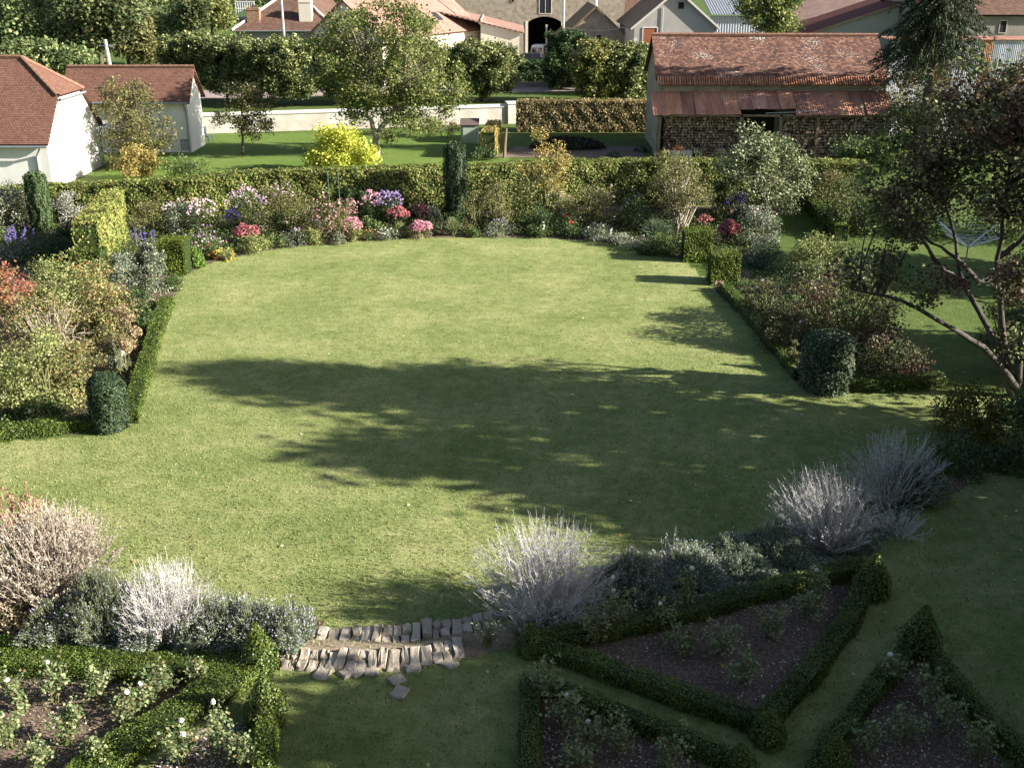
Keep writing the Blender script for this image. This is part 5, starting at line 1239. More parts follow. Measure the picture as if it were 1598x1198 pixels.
bush("tall wispy ochre shrub growing above the hedge top", "tall shrub", 848, 348, 206, 78, L_ochre, .10, 2300, form="column", seed=42, group=g_, nc=24, fl=[(P_orange, 4, 'top')])
B("yellow-green climbing shrub leaning on the hedge at the middle", "shrub", 845, 350, 272, 104, L_ygreen, .085, 3800, seed=43, group=g_)
B("dark green rounded shrub with greyish top at the border's middle", "shrub", 836, 366, 318, 44, L_dark, .07, 1700, seed=44, group=g_)
B("white-flowered clump in front of the yellow-green climber", "flower", 866, 352, 296, 26, L_grey, .07, 800, [(P_white, 26, 'top')], seed=45, group=g_)
B("big bronze-olive shrub right of the white-flowered clump", "shrub", 918, 360, 286, 92, L_olive, .07, 4200, [(P_pale, 26, 'all')], seed=46, group=g_)
B("dark low plants with a few scarlet flowers near the lawn edge", "flower", 884, 372, 340, 54, L_dark, .07, 1800, [(P_scarlet, 8, 'top')], seed=47, group=g_)
B("leafy green clump with white flowers at the lawn edge, left of the scarlet ones", "flower", 842, 372, 350, 40, L_mid, .065, 1100, [(P_white, 8, 'top')], seed=48, group=g_)
B("silvery blue-green edging in shade right of the scarlet flowers", "flower", 936, 378, 352, 54, L_grey, .06, 1500, [(P_white, 10, 'all')], seed=49, group=g_)
B("white-variegated edging clump under the bronze shrub's right", "flower", 968, 386, 364, 40, leafmat("pale_mixed", [], .3), .06, 1100, seed=50, group=g_)
B("dark green shrub with violet flowers against the hedge, right of the bronze shrub", "shrub", 985, 366, 304, 66, L_dark, .075, 3000, [(P_mauve, 10, 'all'), (P_violet, 6, 'top')], seed=51, group=g_)
B("vase-shaped shrub with bare pale stems and leafy top at the border's right", "vase shrub", 1060, 374, 262, 104, L_olive, .085, 4200, form="loose", seed=52, group=g_, stemmat=m_twig, nc=34)
straps("tall feathery grey-green grass clump below the vase-shaped shrub", 1022, 384, 340, 62, leafmat("grey_blade", [(.12, .18, .1), (.25, .32, .2)], .3), 420, group=g_)
B("broad leafy edging at the lawn's right shoulder, left of the farther yew cube", "flower", 1040, 402, 366, 74, L_mid, .07, 2600, seed=53, group=g_)
B("pale-flowered edging left of the grass clump", "flower", 996, 392, 368, 46, leafmat("pale_mixed", [], .3), .06, 1100, [(P_white, 10, 'top')], seed=54, group=g_)
B("dark blue-grey low edging in shade at the lawn's right shoulder", "flower", 1008, 398, 378, 40, L_dark, .06, 800, seed=55, group=g_)
B("shaggy dark shrub on the hedge's right end near the woodshed", "shrub", 1040, 330, 236, 60, L_olive, .09, 2600, seed=56, group=g_)
B("small dark conical conifer in front of the firewood", "conifer", 1084, 310, 218, 28, L_yew, .08, 1600, form="column", seed=57)
B("deep pink round sedum between the two right-hand yew cubes", "sedum", 1137, 385, 346, 36, L_dark, .07, 700, [(P_red, 330, 'cap')], seed=58, group="deep pink sedums", fsize=.09)
B("small dark red sedum behind the farther yew cube", "sedum", 1098, 362, 336, 26, L_purpleleaf, .06, 500, [(P_red, 60, 'cap')], seed=59, group="deep pink sedums")
spikes("mauve flower spikes and yellow leaves right of the vase-shaped shrub", "flower", 1122, 350, 302, 60, L_olive, P_violet, 7, g_, 60)
spikes("violet-blue spikes beside the small grass path at the right", "flower", 1160, 352, 298, 38, L_grey, P_violet, 6, g_, 61)
B("rounded grey-green rose shrub with pink buds right of the red sedum", "shrub", 1180, 388, 322, 66, L_grey, .07, 2800, [(P_pale, 8, 'top')], seed=62, group=g_)
B("blue-grey leafy plants behind the nearer yew cube", "shrub", 1186, 420, 375, 60, leafmat("blue_green", [(0.03, 0.06, 0.035), (0.08, 0.13, 0.08), (0.17, 0.22, 0.15)], .25), .075, 1900, seed=63, group=g_)
# big greyish shrub tree before the woodshed
tree("shrub_tree", "large silvery green shrubby tree right of the small grass path, before the woodshed", (*onZ(1190, 352), 0), [(0, .9, 2.2, 2.7, 2.0, 2.0), (-.6, .9, 3.3, 1.5, 1.3, 1.2), (.6, .9, 3.2, 1.6, 1.3, 1.0)], 64, .62, 230, .12, leafmat("silvery_green", [(0.04, 0.07, 0.02), (0.11, 0.15, 0.06), (0.25, 0.29, 0.15), (0.45, 0.47, 0.3)], .25), m_bark, .12, .4, seed=3, cat="shrub", shell=.35)
B("dark shaggy bushes between the vase-shaped shrub and the silvery shrub tree", "shrub", 1128, 335, 262, 56, L_dark, .09, 2400, seed=64, group=g_)

# left shrub bed
g2 = "shrubs of the left bed"
tree("ornamental_tree", "small tree with scarlet-red leaf clusters at the left edge", (*onZ(22, 552), 0), [(-.3, 0, 2.15, 1.25, 1.1, .75)], 30, .38, 150, .09, leafmat("red_and_green", [(0.06, 0.10, 0.025), (0.16, 0.19, 0.05), (0.3, 0.26, 0.09)], .35, cols2=[(0.3, 0.08, 0.06), (0.42, 0.13, 0.1), (0.5, 0.26, 0.18)], nsc=1.1), rough_mat("reddish_bark", (.16, .09, .07), (.3, .2, .16), 8, bump=.5), .07, 1.2, seed=5, trunks=[[(0, 0, 0), (-.1, 0, .9), (-.35, 0, 1.5), (-.4, 0, 2.2)]])
B("big sunlit yellow-green shrub behind the red-leaved tree", "shrub", 100, 500, 388, 140, L_ygreen, .085, 6500, seed=70, group=g2, fl=[(P_orange, 10, 'all')])
B("large autumn-coloured shrub, orange and olive, in the middle of the left bed", "shrub", 158, 540, 402, 120, L_autumn, .08, 6200, seed=71, group=g2)
B("tangled shrub with bare pale twigs and sparse ochre leaves", "shrub", 80, 580, 452, 120, L_autumn, .07, 2600, form="loose", seed=72, group=g2, stemmat=m_twig, nc=40)
B("yellowish rose shrub with white blooms in front of the tangled twigs", "shrub", 70, 655, 510, 150, L_ygreen, .07, 6500, [(P_white, 4, 'all')], seed=73, group=g2)
B("mid-green shrub touching the rounded clipped shrub from the left", "shrub", 130, 628, 520, 90, L_autumn, .07, 3400, seed=74, group=g2)
B("dark grey-green tall shrub beside the left box hedge", "tall shrub", 226, 478, 392, 66, L_grey, .075, 4000, form="column", seed=75, group=g2, nc=30)
B("dark green shrub under the tall grey-green one", "shrub", 218, 520, 440, 56, L_dark, .07, 2200, seed=76, group=g2)
B("faded tan and rust shrub by the box hedge, below the dark shrub", "shrub", 200, 556, 462, 56, leafmat("faded_tan", [(0.14, 0.13, 0.06), (0.3, 0.24, 0.12), (0.42, 0.3, 0.18), (0.5, 0.46, 0.3)], .3), .07, 2600, seed=77, group=g2)
B("low white-flowered clump beside the box hedge", "flower", 186, 584, 540, 30, L_grey, .06, 900, [(P_white, 60, 'top')], seed=78, group=g2, fsize=.06)
wands("pale upright stalks between the white flowers and the rounded shrub", "stalks", 200, 592, 510, 34, m_stem, L_grey, 9, 2, .006, .04, seed=79, leafn=30, group=g2)
B("low shaded plants behind the left box hedge, under the rose shrub", "undergrowth", 60, 672, 630, 120, L_dark, .06, 2600, seed=80, group=g2)
B("olive shrub at the far left of the bed below the red-leaved tree", "shrub", -10, 640, 540, 90, L_ygreen, .075, 3000, seed=81, group=g2)
B("small green shrub near the clipped block at the bed's back", "shrub", 150, 470, 408, 60, L_olive, .075, 2000, seed=82, group=g2)
m = M(); r = np.random.default_rng(3); x, y = onZ(95, 565); o = thing("bare_shrub", "nearly leafless shrub of forked pale branches in the left bed", "shrub", (x, y, 0)); nb = 16
tip = np.stack([r.uniform(-1.2, 1.2, nb), r.uniform(-.5, .3, nb), r.uniform(1.0, 1.9, nb)], 1); pts = wob(bez(r.normal(0, .08, (nb, 3)) * [1, 1, 0], tip * [.4, .4, .6], tip, 8), .05, r); tubes(m, pts, np.linspace(.035, .01, 8)[None].repeat(nb, 0), 5)
i = np.repeat(np.arange(nb), 7); k = r.integers(3, 8, len(i)); s0 = pts[i, k]; e0 = s0 + unit(r.normal(size=s0.shape) + [0, 0, .5]) * r.uniform(.2, .55, (len(i), 1)); tubes(m, np.stack([s0, (s0 + e0) / 2 + r.normal(0, .04, s0.shape), e0], 1), .009, 4); build("branches", m, m_twig, o)

# right shrub bed
g3 = "shrubs of the right bed"
B("pale pink Japanese anemone-like flowers behind the nearer yew cube's right", "flower", 1192, 500, 428, 84, leafmat("bronze_green", [(0.045, 0.07, 0.02), (0.10, 0.09, 0.04), (0.16, 0.16, 0.08)], .3), .06, 3000, [(P_pale, 26, 'top')], seed=90, group=g3)
B("tiny pink flower clump at the foot of the nearer yew cube", "flower", 1122, 458, 438, 16, L_mid, .05, 300, [(P_pink, 12, 'all')], seed=91)
B("bronze shrubby perennials along the right box hedge", "shrub", 1214, 552, 462, 74, leafmat("bronze_green", [], .3), .065, 3000, seed=92, group=g3)
B("small upright tan grassy plant by the right box hedge, left of the rounded shrub", "flower", 1238, 580, 522, 26, L_olive, .06, 900, seed=93, group=g3)
B("large dark purple-green smoke-bush-like shrub behind the rounded clipped shrub", "shrub", 1320, 560, 400, 180, L_plum, .085, 9000, seed=94, group=g3, nc=46)
B("leafy purple-tinged shrub left part of the right bed", "shrub", 1262, 520, 398, 116, L_plum, .08, 5500, [(P_pale, 5, 'all')], seed=95, group=g3)
B("bright yellow-green shrub by the small grass path, sunlit", "shrub", 1266, 438, 352, 108, L_ygreen, .08, 5200, seed=96, group=g3)
B("sparse green shrub right of the bright yellow-green one", "shrub", 1325, 470, 372, 70, L_mid, .08, 2600, seed=97, group=g3)
B("low dark purple plants in the corner of the right bed behind the box hedge", "shrub", 1390, 600, 505, 110, L_plum, .07, 3000, seed=98, group=g3)
B("ochre and green spreading shrub beyond the right-hand low hedge", "shrub", 1330, 372, 262, 130, L_mid, .1, 5200, seed=99)
B("pale-leaved shrub at the right end of the tall hedge", "shrub", 1295, 335, 250, 84, L_olive, .1, 3200, seed=100)
B("mixed dark shrub beyond the clothes dryer, left part", "shrub", 1420, 372, 270, 140, L_dark, .11, 5200, seed=101)
B("mixed dark shrub beyond the clothes dryer, right part", "shrub", 1560, 382, 270, 150, L_dark, .11, 5200, seed=102)
B("sunlit yellow-green shrub beside the clothes dryer at the right edge", "shrub", 1590, 455, 385, 80, L_mid, .09, 2600, seed=103)

# yellow shrub and dark shrubs right foreground
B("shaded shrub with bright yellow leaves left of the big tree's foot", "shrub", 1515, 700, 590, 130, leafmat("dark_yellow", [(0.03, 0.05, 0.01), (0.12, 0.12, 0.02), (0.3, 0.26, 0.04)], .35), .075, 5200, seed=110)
B("dark shrub at the right edge below the big tree", "shrub", 1600, 745, 585, 130, L_dark, .09, 4200, seed=111)
B("dark low shrub between the yellow shrub and the lavender", "shrub", 1500, 745, 675, 130, L_dark, .07, 3600, seed=112)

# ------------------------------------------------------------------ terrace edge: silvery shrubs, lavender
W = wands
g4 = "silvery sage-like shrubs along the lavender bank"
W("big silvery shrub with wand-like stems right of the stone steps", "silvery shrub", 846, 988, 818, 262, m_perov, L_silver, 420, 9, .0036, .024, P_lav, 3400, g4, 1, leafn=7, upright=.38)
W("sunlit silvery shrub with wand-like stems at the right of the lavender bank", "silvery shrub", 1286, 880, 728, 190, m_perov, L_silver, 400, 9, .0038, .026, P_lav, 900, g4, 2, lean=(-.15, 0), leafn=8, upright=.4)
W("smaller silvery shrub left of the steps, leaning right", "silvery shrub", 262, 1020, 872, 165, m_perov, L_silver, 360, 9, .0034, .024, P_lav, 900, g4, 3, lean=(.12, 0), leafn=7, upright=.4)
W("shaded silvery shrub behind the sunlit one at the right", "silvery shrub", 1385, 800, 672, 165, m_perov, leafmat("silver_shade", [(.12, .14, .12), (.25, .28, .24)], .2), 240, 5, .005, .04, P_lav, 500, g4, 4, leafn=14)  # darker copy of the silver leaves, shade put into the colour
W("small pair of pale dry stalks standing in the lavender", "stalks", 1043, 880, 822, 30, m_perov, L_silver, 7, 6, .006, .035, seed=5, group="dry stalks")
W("low sprawling silvery shoots right of the sunlit silvery shrub", "silvery shrub", 1400, 850, 800, 105, m_perov, L_silver, 60, 4, .005, .035, seed=6, group=g4, upright=.2)
g5 = "lavender mounds along the lavender bank"
for (u, vb, vt, w, lb, fm) in ((1000, 942, 872, 125, "lavender mound just right of the big silvery shrub", P_lav), (1075, 922, 864, 130, "lavender mound below the pair of dry stalks", P_lav), (1145, 902, 850, 130, "lavender mound left of the sunlit silvery shrub", None), (1208, 885, 824, 115, "grey-green lavender mound at the sunlit silvery shrub's left foot", None), (1320, 862, 812, 90, "lavender mound at the right foot of the sunlit silvery shrub", None), (1425, 790, 726, 100, "dim grey-green mound at the far right of the bank", None),
        (340, 1018, 942, 130, "lavender mound right of the smaller silvery shrub", P_lav), (408, 1024, 944, 110, "lavender mound with violet top near the left pointed topiary", P_lav), (455, 1020, 948, 80, "rounded green-edged lavender mound beside the left end of the steps", P_lav), (300, 1024, 972, 60, "small grey mound at the foot of the smaller silvery shrub", None)):
    lavender(lb, u, vb, vt, w, fm, group=g5, n=1000, seed=int(u) % 7)
for (u, vb, vt, w, lb) in ((170, 1010, 900, 130, "grey-green catmint mound under the pinkish tan shrub"), (100, 1015, 940, 120, "low bluish catmint at the lower left, above the box hedge"), (225, 1022, 975, 70, "small bluish catmint at the smaller silvery shrub's left foot")):
    lavender(lb, u, vb, vt, w, P_lav, cat="catmint", group="catmint mounds", n=1100, seed=2)
W("large pinkish tan shrub of dense dry wands at the left edge", "dry shrub", 92, 985, 790, 235, rough_mat("tan_stems", (.26, .21, .17), (.42, .36, .3), 6, bump=0), L_tan, 620, 6, .006, .04, None, 0, None, 7, leafn=34)
W("reddish seed-head spikes rising behind the tan shrub", "seed heads", 40, 860, 756, 90, rough_mat("rust_stems", (.25, .13, .09), (.4, .22, .16), 6, bump=0), leafmat("rust_seeds", [(0.25, 0.12, 0.08), (0.42, 0.24, 0.17), (.5, .36, .26)], .2), 26, 2, .007, .05, None, 0, None, 8, leafn=90, twl=.1)
B("ochre and rust leafy plant at the left edge below the tan shrub", "shrub", 60, 1000, 905, 130, leafmat("faded_tan", [], .3), .05, 3400, seed=113)
B("dark sprawling plant over the right end of the steps", "shrub", 762, 1020, 965, 66, L_grey, .035, 500, form="loose", seed=114)

# rose bushes on the terrace: (u, vb, vt, wpx, blooms, label)
g6 = "rose bushes of the sunlit bed"; g7 = "rose bushes of the shaded beds"
RS = [(90, 1108, 1028, 60, 2, "sunlit rose bush with two white blooms under the tan shrub"), (30, 1120, 1050, 60, 1, "sunlit rose bush at the far left edge with one white bloom"), (200, 1135, 1075, 56, 1, "sunlit rose bush in mid bed with its single white bloom near the centre"), (150, 1100, 1040, 56, 0, "leafy rose bush without bloom behind the mid-bed one"),
      (255, 1090, 1035, 50, 0, "leafy rose bush against the back hedge, right part"), (310, 1080, 1030, 46, 0, "leafy rose bush near the diagonal hedge's top"), (20, 1180, 1110, 70, 1, "rose bush low at the left edge with one bloom"), (110, 1175, 1110, 64, 0, "rose bush in the lower middle of the sunlit bed"), (60, 1215, 1150, 70, 0, "rose bush cut by the bottom edge at the left"), (225, 1110, 1065, 40, 1, "small rose bush with one bloom near the diagonal hedge"),
      (150, 1205, 1150, 60, 0, "rose bush at the bottom beside the diagonal hedge"), (345, 1190, 1090, 90, 1, "tall fresh green rose bush left of the grass path"), (290, 1205, 1120, 60, 2, "rose bush with reddish tips in the small bed"), (385, 1215, 1150, 50, 0, "rose bush at the bottom in front of the path hedge")]
for i, (u, vb, vt, w, b, lb) in enumerate(RS): rose(lb, u, vb, vt + (vb - vt) * .12, w * .9, b, i, group=g6, ns=8, dens=50)
RS = [(958, 1000, 905, 46, 2, "tall rose with two bright white blooms above the hedge right of the steps", 9), (925, 1015, 955, 50, 0, "rose with brownish buds left of the tall white rose", 8), (1030, 990, 945, 44, 1, "shaded rose with a small white bloom behind the hedge", 7), (1075, 960, 890, 50, 1, "rose reaching into the lavender with one white bloom", 6), (1272, 950, 890, 50, 1, "rose with one white bloom near the topiary at the right", 7),
      (1120, 1040, 970, 80, 0, "dim bushy rose in the middle of the triangular bed", 10), (1200, 1010, 950, 80, 0, "dim bushy rose toward the right of the triangular bed", 10), (1060, 1030, 985, 60, 0, "dim rose left in the triangular bed", 8), (1160, 1080, 1015, 70, 0, "dim rose near the near corner of the triangular bed", 8), (1255, 980, 925, 60, 0, "dim rose by the back hedge of the triangular bed", 8),
      (845, 1110, 1030, 80, 0, "tall brownish rose at the head of the path hedge", 9), (918, 1180, 1120, 90, 1, "rose with one large white bloom in the lowest shaded bed", 10), (880, 1150, 1085, 70, 1, "rose beside the path hedge with a small bloom", 9), (970, 1190, 1120, 70, 0, "rose at the middle of the lowest shaded bed", 8), (1040, 1215, 1150, 70, 0, "rose at the bottom edge of the lowest shaded bed", 8), (900, 1215, 1160, 60, 0, "rose at the bottom edge beside the path hedge", 8),
      (1388, 1085, 1025, 60, 1, "rose with one white bloom in the narrow bed at the lower right", 8), (1440, 1110, 1050, 60, 0, "rose in the narrow bed below the pointed topiary", 8), (1470, 1160, 1095, 70, 0, "rose in the middle of the narrow bed", 8), (1410, 1170, 1110, 60, 0, "rose left in the narrow bed", 8), (1520, 1200, 1130, 70, 0, "rose at the lower right of the narrow bed", 8), (1350, 1190, 1130, 50, 0, "rose at the lower left of the narrow bed", 8)]
for i, (u, vb, vt, w, b, lb, ns) in enumerate(RS): rose(lb, u, vb, vt, w, b, i + 30, group=g7, ns=ns, dens=40, lm=None)

# low undergrowth filling the borders
def carpet(pix, n, mat, label, size=.07, hmax=.28, seed=1):
    poly = GP(pix); f = in_poly(poly); r = np.random.default_rng(seed); xs_ = [p[0] for p in poly]; ys_ = [p[1] for p in poly]
    X = r.uniform(min(xs_), max(xs_), n * 3); Y = r.uniform(min(ys_), max(ys_), n * 3); k = f(X, Y); X, Y = X[k][:n], Y[k][:n]
    hh = hmax * np.clip(.55 + .45 * np.sin(X * 2.1 + np.sin(Y * 1.7) * 2) * np.cos(Y * 1.9), .1, 1) * r.uniform(.1, 1, len(X))
    tag(build("ground_cover", leaves(M(), np.stack([X, Y, gh(X, Y) + hh], 1), size, r, up=.3), mat), label, "ground cover", kind="stuff")
carpet([(0, 410), (130, 440), (285, 425), (330, 406), (400, 391), (470, 382), (560, 374), (650, 369), (760, 368), (850, 369), (930, 375), (1000, 386), (1068, 400), (1190, 405), (1190, 340), (700, 335), (200, 350), (0, 360)], 60000, L_mid, "low mixed foliage filling the long flower border", .08, .6, 2)
carpet([(0, 480), (130, 450), (262, 470), (190, 650), (0, 670)], 26000, L_olive, "low foliage filling the left shrub bed", .07, .35, 3)
carpet([(1120, 455), (1180, 425), (1300, 440), (1450, 590), (1250, 595)], 24000, L_dark, "low shaded foliage filling the right shrub bed", .07, .4, 4)
carpet([(-40, 930), (215, 945), (340, 965), (450, 990), (440, 1030), (200, 1030), (-40, 1000)], 16000, L_lav, "grey-green foliage between the plants of the left lavender bank", .05, .25, 5)
carpet([(790, 985), (950, 925), (1180, 875), (1300, 835), (1400, 795), (1450, 790), (1340, 880), (1090, 945), (850, 1005)], 26000, L_lav, "grey-green foliage between the plants of the right lavender bank", .05, .25, 6)

B("dark evergreen shrub at the right edge behind the big tree's foot", "shrub", 1615, 600, 440, 130, L_dark, .09, 5200, seed=120)
B("olive shrub beyond the big tree's stems near the right edge", "shrub", 1560, 545, 450, 90, L_olive, .08, 3000, seed=121)
B("leafy purple-tinged undergrowth between the side lawn and the right edge", "shrub", 1640, 700, 520, 130, L_plum, .09, 4800, seed=122)

B("leafy edging at the lawn's corner between the left yew cube and the dark shrub", "flower", 268, 458, 424, 44, L_mid, .06, 1500, [(P_pale, 6, 'all')], seed=130)
# fallen petals and leaf litter on the stony beds
L_pet = leafmat("fallen_petals", [(.3, .24, .2), (.5, .46, .42), (.65, .62, .58)], .1)
for k_, bed in enumerate((BED1, BED2, BED3, BED4, BED5)):
    poly = GP(bed); f = in_poly(poly); r = np.random.default_rng(k_ + 400); xs_ = [p[0] for p in poly]; ys_ = [p[1] for p in poly]; n = 900
    X = r.uniform(min(xs_), max(xs_), n); Y = r.uniform(min(ys_), max(ys_), n); kk = f(X, Y); X, Y = X[kk], Y[kk]
    N = np.tile([0, 0, 1.], (len(X), 1))
    tag(build("fallen_petals", leaves(M(), np.stack([X, Y, gh(X, Y) + .03], 1), .034, r, N=N, jit=.6, asp=.45), L_pet), "pale petals and chippings littering " + ["the sunlit rose bed", "the small rose bed left of the grass path", "the triangular shaded rose bed", "the shaded rose bed right of the grass path", "the narrow bed at the lower right"][k_], "petals", kind="stuff")
# ------------------------------------------------------------------ trees beyond the hedge
def GB(u, v): x, y = onZ(u, v); return (x, y, 0.0)
def EL(base, lst, Y=None):
    """crown ellipsoids given as (u, v, half width px, half height px, depth offset m) at the tree's own distance"""
    out = []
    for (u, v, ru, rv, dy) in lst:
        y = base[1] + dy; x, z = onY(u, v, y); s = y / cos(TH) / FPX * .97
        out.append((x - base[0], dy, z - base[2], ru * s, (ru + rv) * .5 * s, rv * s * 1.0))
    return out
b = GB(588, 243)
tree("walnut_tree", "big broad airy tree with forked pale trunk on the back lawn", b, EL(b, [(600, 80, 100, 78, 0), (540, 110, 58, 42, -.5), (660, 130, 70, 45, .5), (650, 176, 70, 40, 0), (560, 165, 50, 30, 0), (560, 60, 60, 45, 1), (640, 60, 50, 50, -1), (705, 150, 40, 20, 0), (500, 120, 34, 24, 0), (490, 70, 24, 18, 0), (690, 80, 26, 20, 0), (620, 10, 30, 16, 0), (610, 215, 20, 20, -.6), (585, 150, 70, 50, 1)]), 215, .82, 140, .17, L_walnut, m_bark_pale, .24, 1.6, seed=11, nl=90, shell=.2, trunks=[[(0, 0, 0), (-.05, 0, 1.4), (-.5, 0, 2.6), (-.3, 0, 5)], [(0, 0, 1.1), (.5, 0, 1.9), (1.3, .2, 3.0), (1.9, .3, 4.5)]])
b = GB(380, 243)
tree("young_tree", "slim young tree with sparse grey-green leaves left on the back lawn", b, EL(b, [(380, 170, 52, 40, 0), (375, 145, 34, 22, 0), (392, 200, 40, 18, 0)]), 50, .5, 120, .13, L_olive, m_bark, .1, 1.6, seed=12, nl=40)
b = GB(225, 262)
tree("leafy_tree", "loose olive-leaved tree in front of the white outbuilding", b, EL(b, [(215, 190, 62, 62, 0), (190, 150, 38, 30, 0), (240, 225, 42, 40, 0), (200, 240, 40, 28, 0)]), 100, .6, 150, .13, L_olive, m_bark, .12, .8, seed=13, nl=50, shell=.3)
b = GB(532, 268)
tree("yellow_shrub", "brilliant yellow-leaved shrub on the back lawn below the big tree", b, EL(b, [(532, 232, 52, 32, 0), (520, 212, 30, 24, 0), (560, 238, 30, 22, 0), (505, 238, 26, 22, 0), (530, 256, 54, 20, 0)]), 84, .5, 130, .15, L_yellow, m_bark, .05, .3, seed=14, nl=20, cat="shrub", shell=.3)
b = GB(214, 280)
tree("ochre_shrub", "rounded ochre shrub showing above the hedge beside the white house", b, EL(b, [(214, 255, 36, 24, 0), (205, 240, 20, 14, 0)]), 34, .45, 120, .12, L_ochre, m_bark, .05, .3, seed=15, nl=12, cat="shrub")
b = GB(292, 282)
tree("green_shrub", "pale green shrub showing above the hedge, right of the ochre one", b, EL(b, [(290, 262, 42, 22, 0), (275, 272, 25, 18, 0)]), 26, .45, 90, .1, L_mid, m_bark, .05, .3, seed=16, nl=12, cat="shrub")
b = GB(690, 214)
tree("green_shrub", "reddish-tipped loose shrubs beside the green tool shed", b, EL(b, [(690, 200, 34, 16, 0), (655, 195, 26, 14, .5)]), 24, .4, 80, .11, leafmat("tipped", [(0.06, 0.1, 0.03), (0.2, 0.22, 0.08), (0.35, 0.2, 0.12)], .3), m_bark, .04, .3, seed=17, nl=10, cat="shrub")
b = GB(640, 210)
tree("green_shrub", "leafy shrubs in front of the garden wall, right of the big tree's trunk", b, EL(b, [(640, 188, 34, 20, 0)]), 20, .45, 90, .12, L_mid, m_bark, .04, .3, seed=18, nl=10, cat="shrub")
hedge("young_hedge", "short yellowing young hedge between the tool shed and the fence post", [onZ(762, 248), onZ(772, 228)], .9, 1.7, L_ochre, .1, 260, seed=40)
b = GB(750, 250); tree("green_shrub", "low dark green clump beside the yellowing young hedge", b, EL(b, [(755, 240, 24, 12, 0)]), 12, .35, 80, .1, L_dark, m_bark, .03, .2, seed=19, nl=6, cat="shrub")
# brown beech hedge by the road
xa, ya = onZ(808, 207); xb, yb_ = onZ(1012, 207)
hedge("beech_hedge", "tall loose brown-leaved hedge between the garden wall and the barn", [(xa, ya + .8), (xb, yb_ + .8)], 1.5, onY(900, 158, ya + .8)[1], L_brown, .13, 330, seed=41, rough=.035, shoots=5000)
x, y = onZ(885, 232); r = np.random.default_rng(6); P = ell(r, 2500, (0, 0, 0), (2.6, 1.0, .85), .5, 0); o = thing("compost_heap", "dark rounded heap of cuttings on the vegetable plot's far side", "heap", (x, y, 0)); tubes(m := M(), [[(0, 0, -.1), (0, 0, .4), (0, 0, .66)]], np.array([[2.2, 1.5, .3]]), 14)
m.V = [v * [1, .4, 1] for v in m.V]; build("heap", m, m_core, o); build("cuttings", leaves(M(), P, .16, r), leafmat("dark_cuttings", [(.02, .02, .015), (.05, .04, .035)], .1), o)
for (u, v, vt, lb) in ((1040, 246, 232, "bluish leafy vegetable plant at the plot's right"), (1000, 238, 226, "bluish leafy vegetable plant at the plot's far edge"), (958, 246, 236, "small leafy vegetable plant near the hedge")): B(lb, "vegetable plant", u, v, vt, 26, leafmat("blue_green", [], .25), .12, 300, seed=int(u))

# clipped limes in the road verge
def lime(label, u, vbase, ells, seed, per=330, cr=.55, nc=95, mat=None, tr=.16, sup=4):
    b = GB(u, vbase); return tree("lime_tree", label, b, EL(b, ells), int(nc * 1.3), cr * .9, per, .2, mat or L_lime, m_bark, tr, None, seed=seed, nl=14, sup=sup, group="clipped lime trees along the road", shell=.6, cat="lime tree", twigs=False, cshell=.45)
lime("clipped lime farthest left, part of the joined clipped row", 300, 158, [(300, 92, 38, 34, 0), (285, 88, 34, 28, 1)], 21)
lime("second clipped lime from the left in the joined row", 356, 160, [(356, 100, 40, 38, 0)], 22)
lime("third clipped lime from the left in the joined row", 408, 162, [(408, 104, 38, 40, 0)], 23)
lime("clipped lime with visible trunk at the right end of the joined row", 453, 165, [(452, 105, 44, 42, 0)], 24)
lime("dark clipped lime just left behind the big airy tree", 545, 162, [(545, 105, 42, 44, 0)], 25)
lime("dark clipped lime right behind the big airy tree", 650, 160, [(650, 110, 44, 42, 0)], 26)
lime("round umbrella-shaped lime with dark crown right of the big airy tree", 752, 158, [(752, 105, 60, 40, 0), (740, 88, 40, 26, 0), (772, 120, 36, 26, 0)], 27, nc=120, sup=0)
lime("dark lime in front of the farmyard, left of the square-clipped one", 868, 140, [(888, 94, 38, 40, 0), (900, 86, 32, 34, .5)], 28, nc=80, mat=leafmat("dark_lime", [(0.02, 0.045, 0.015), (0.045, 0.085, 0.028), (0.1, 0.14, 0.05)], .2))
lime("square-clipped lime with yellowing left side", 908, 160, [(932, 108, 34, 38, 0)], 29, mat=leafmat("yellowing_lime", [(0.03, 0.06, 0.02), (0.08, 0.12, 0.04), (0.3, 0.28, 0.08), (0.45, 0.4, 0.14)], .25))
lime("square-clipped lime touching the stone barn's left end", 964, 160, [(980, 112, 36, 38, 0), (1000, 110, 16, 34, 0)], 30)
hedge("low_hedge", "dark green hedge across the farmyard entrance below the van", [onZ(795, 131), onZ(910, 131)], 1.5, onY(850, 95, 112)[1], leafmat("dark_lime", [], .2), .2, 90, seed=42, rough=.1)
tag(build("kerb_wall", M().box(onZ(775, 133)[0], onZ(930, 133)[0], onZ(850, 134)[1] - 1.4, onZ(850, 134)[1] - 1.1, -.1, .5), W_stone), "low stone kerb wall along the road below the dark hedge", "wall")

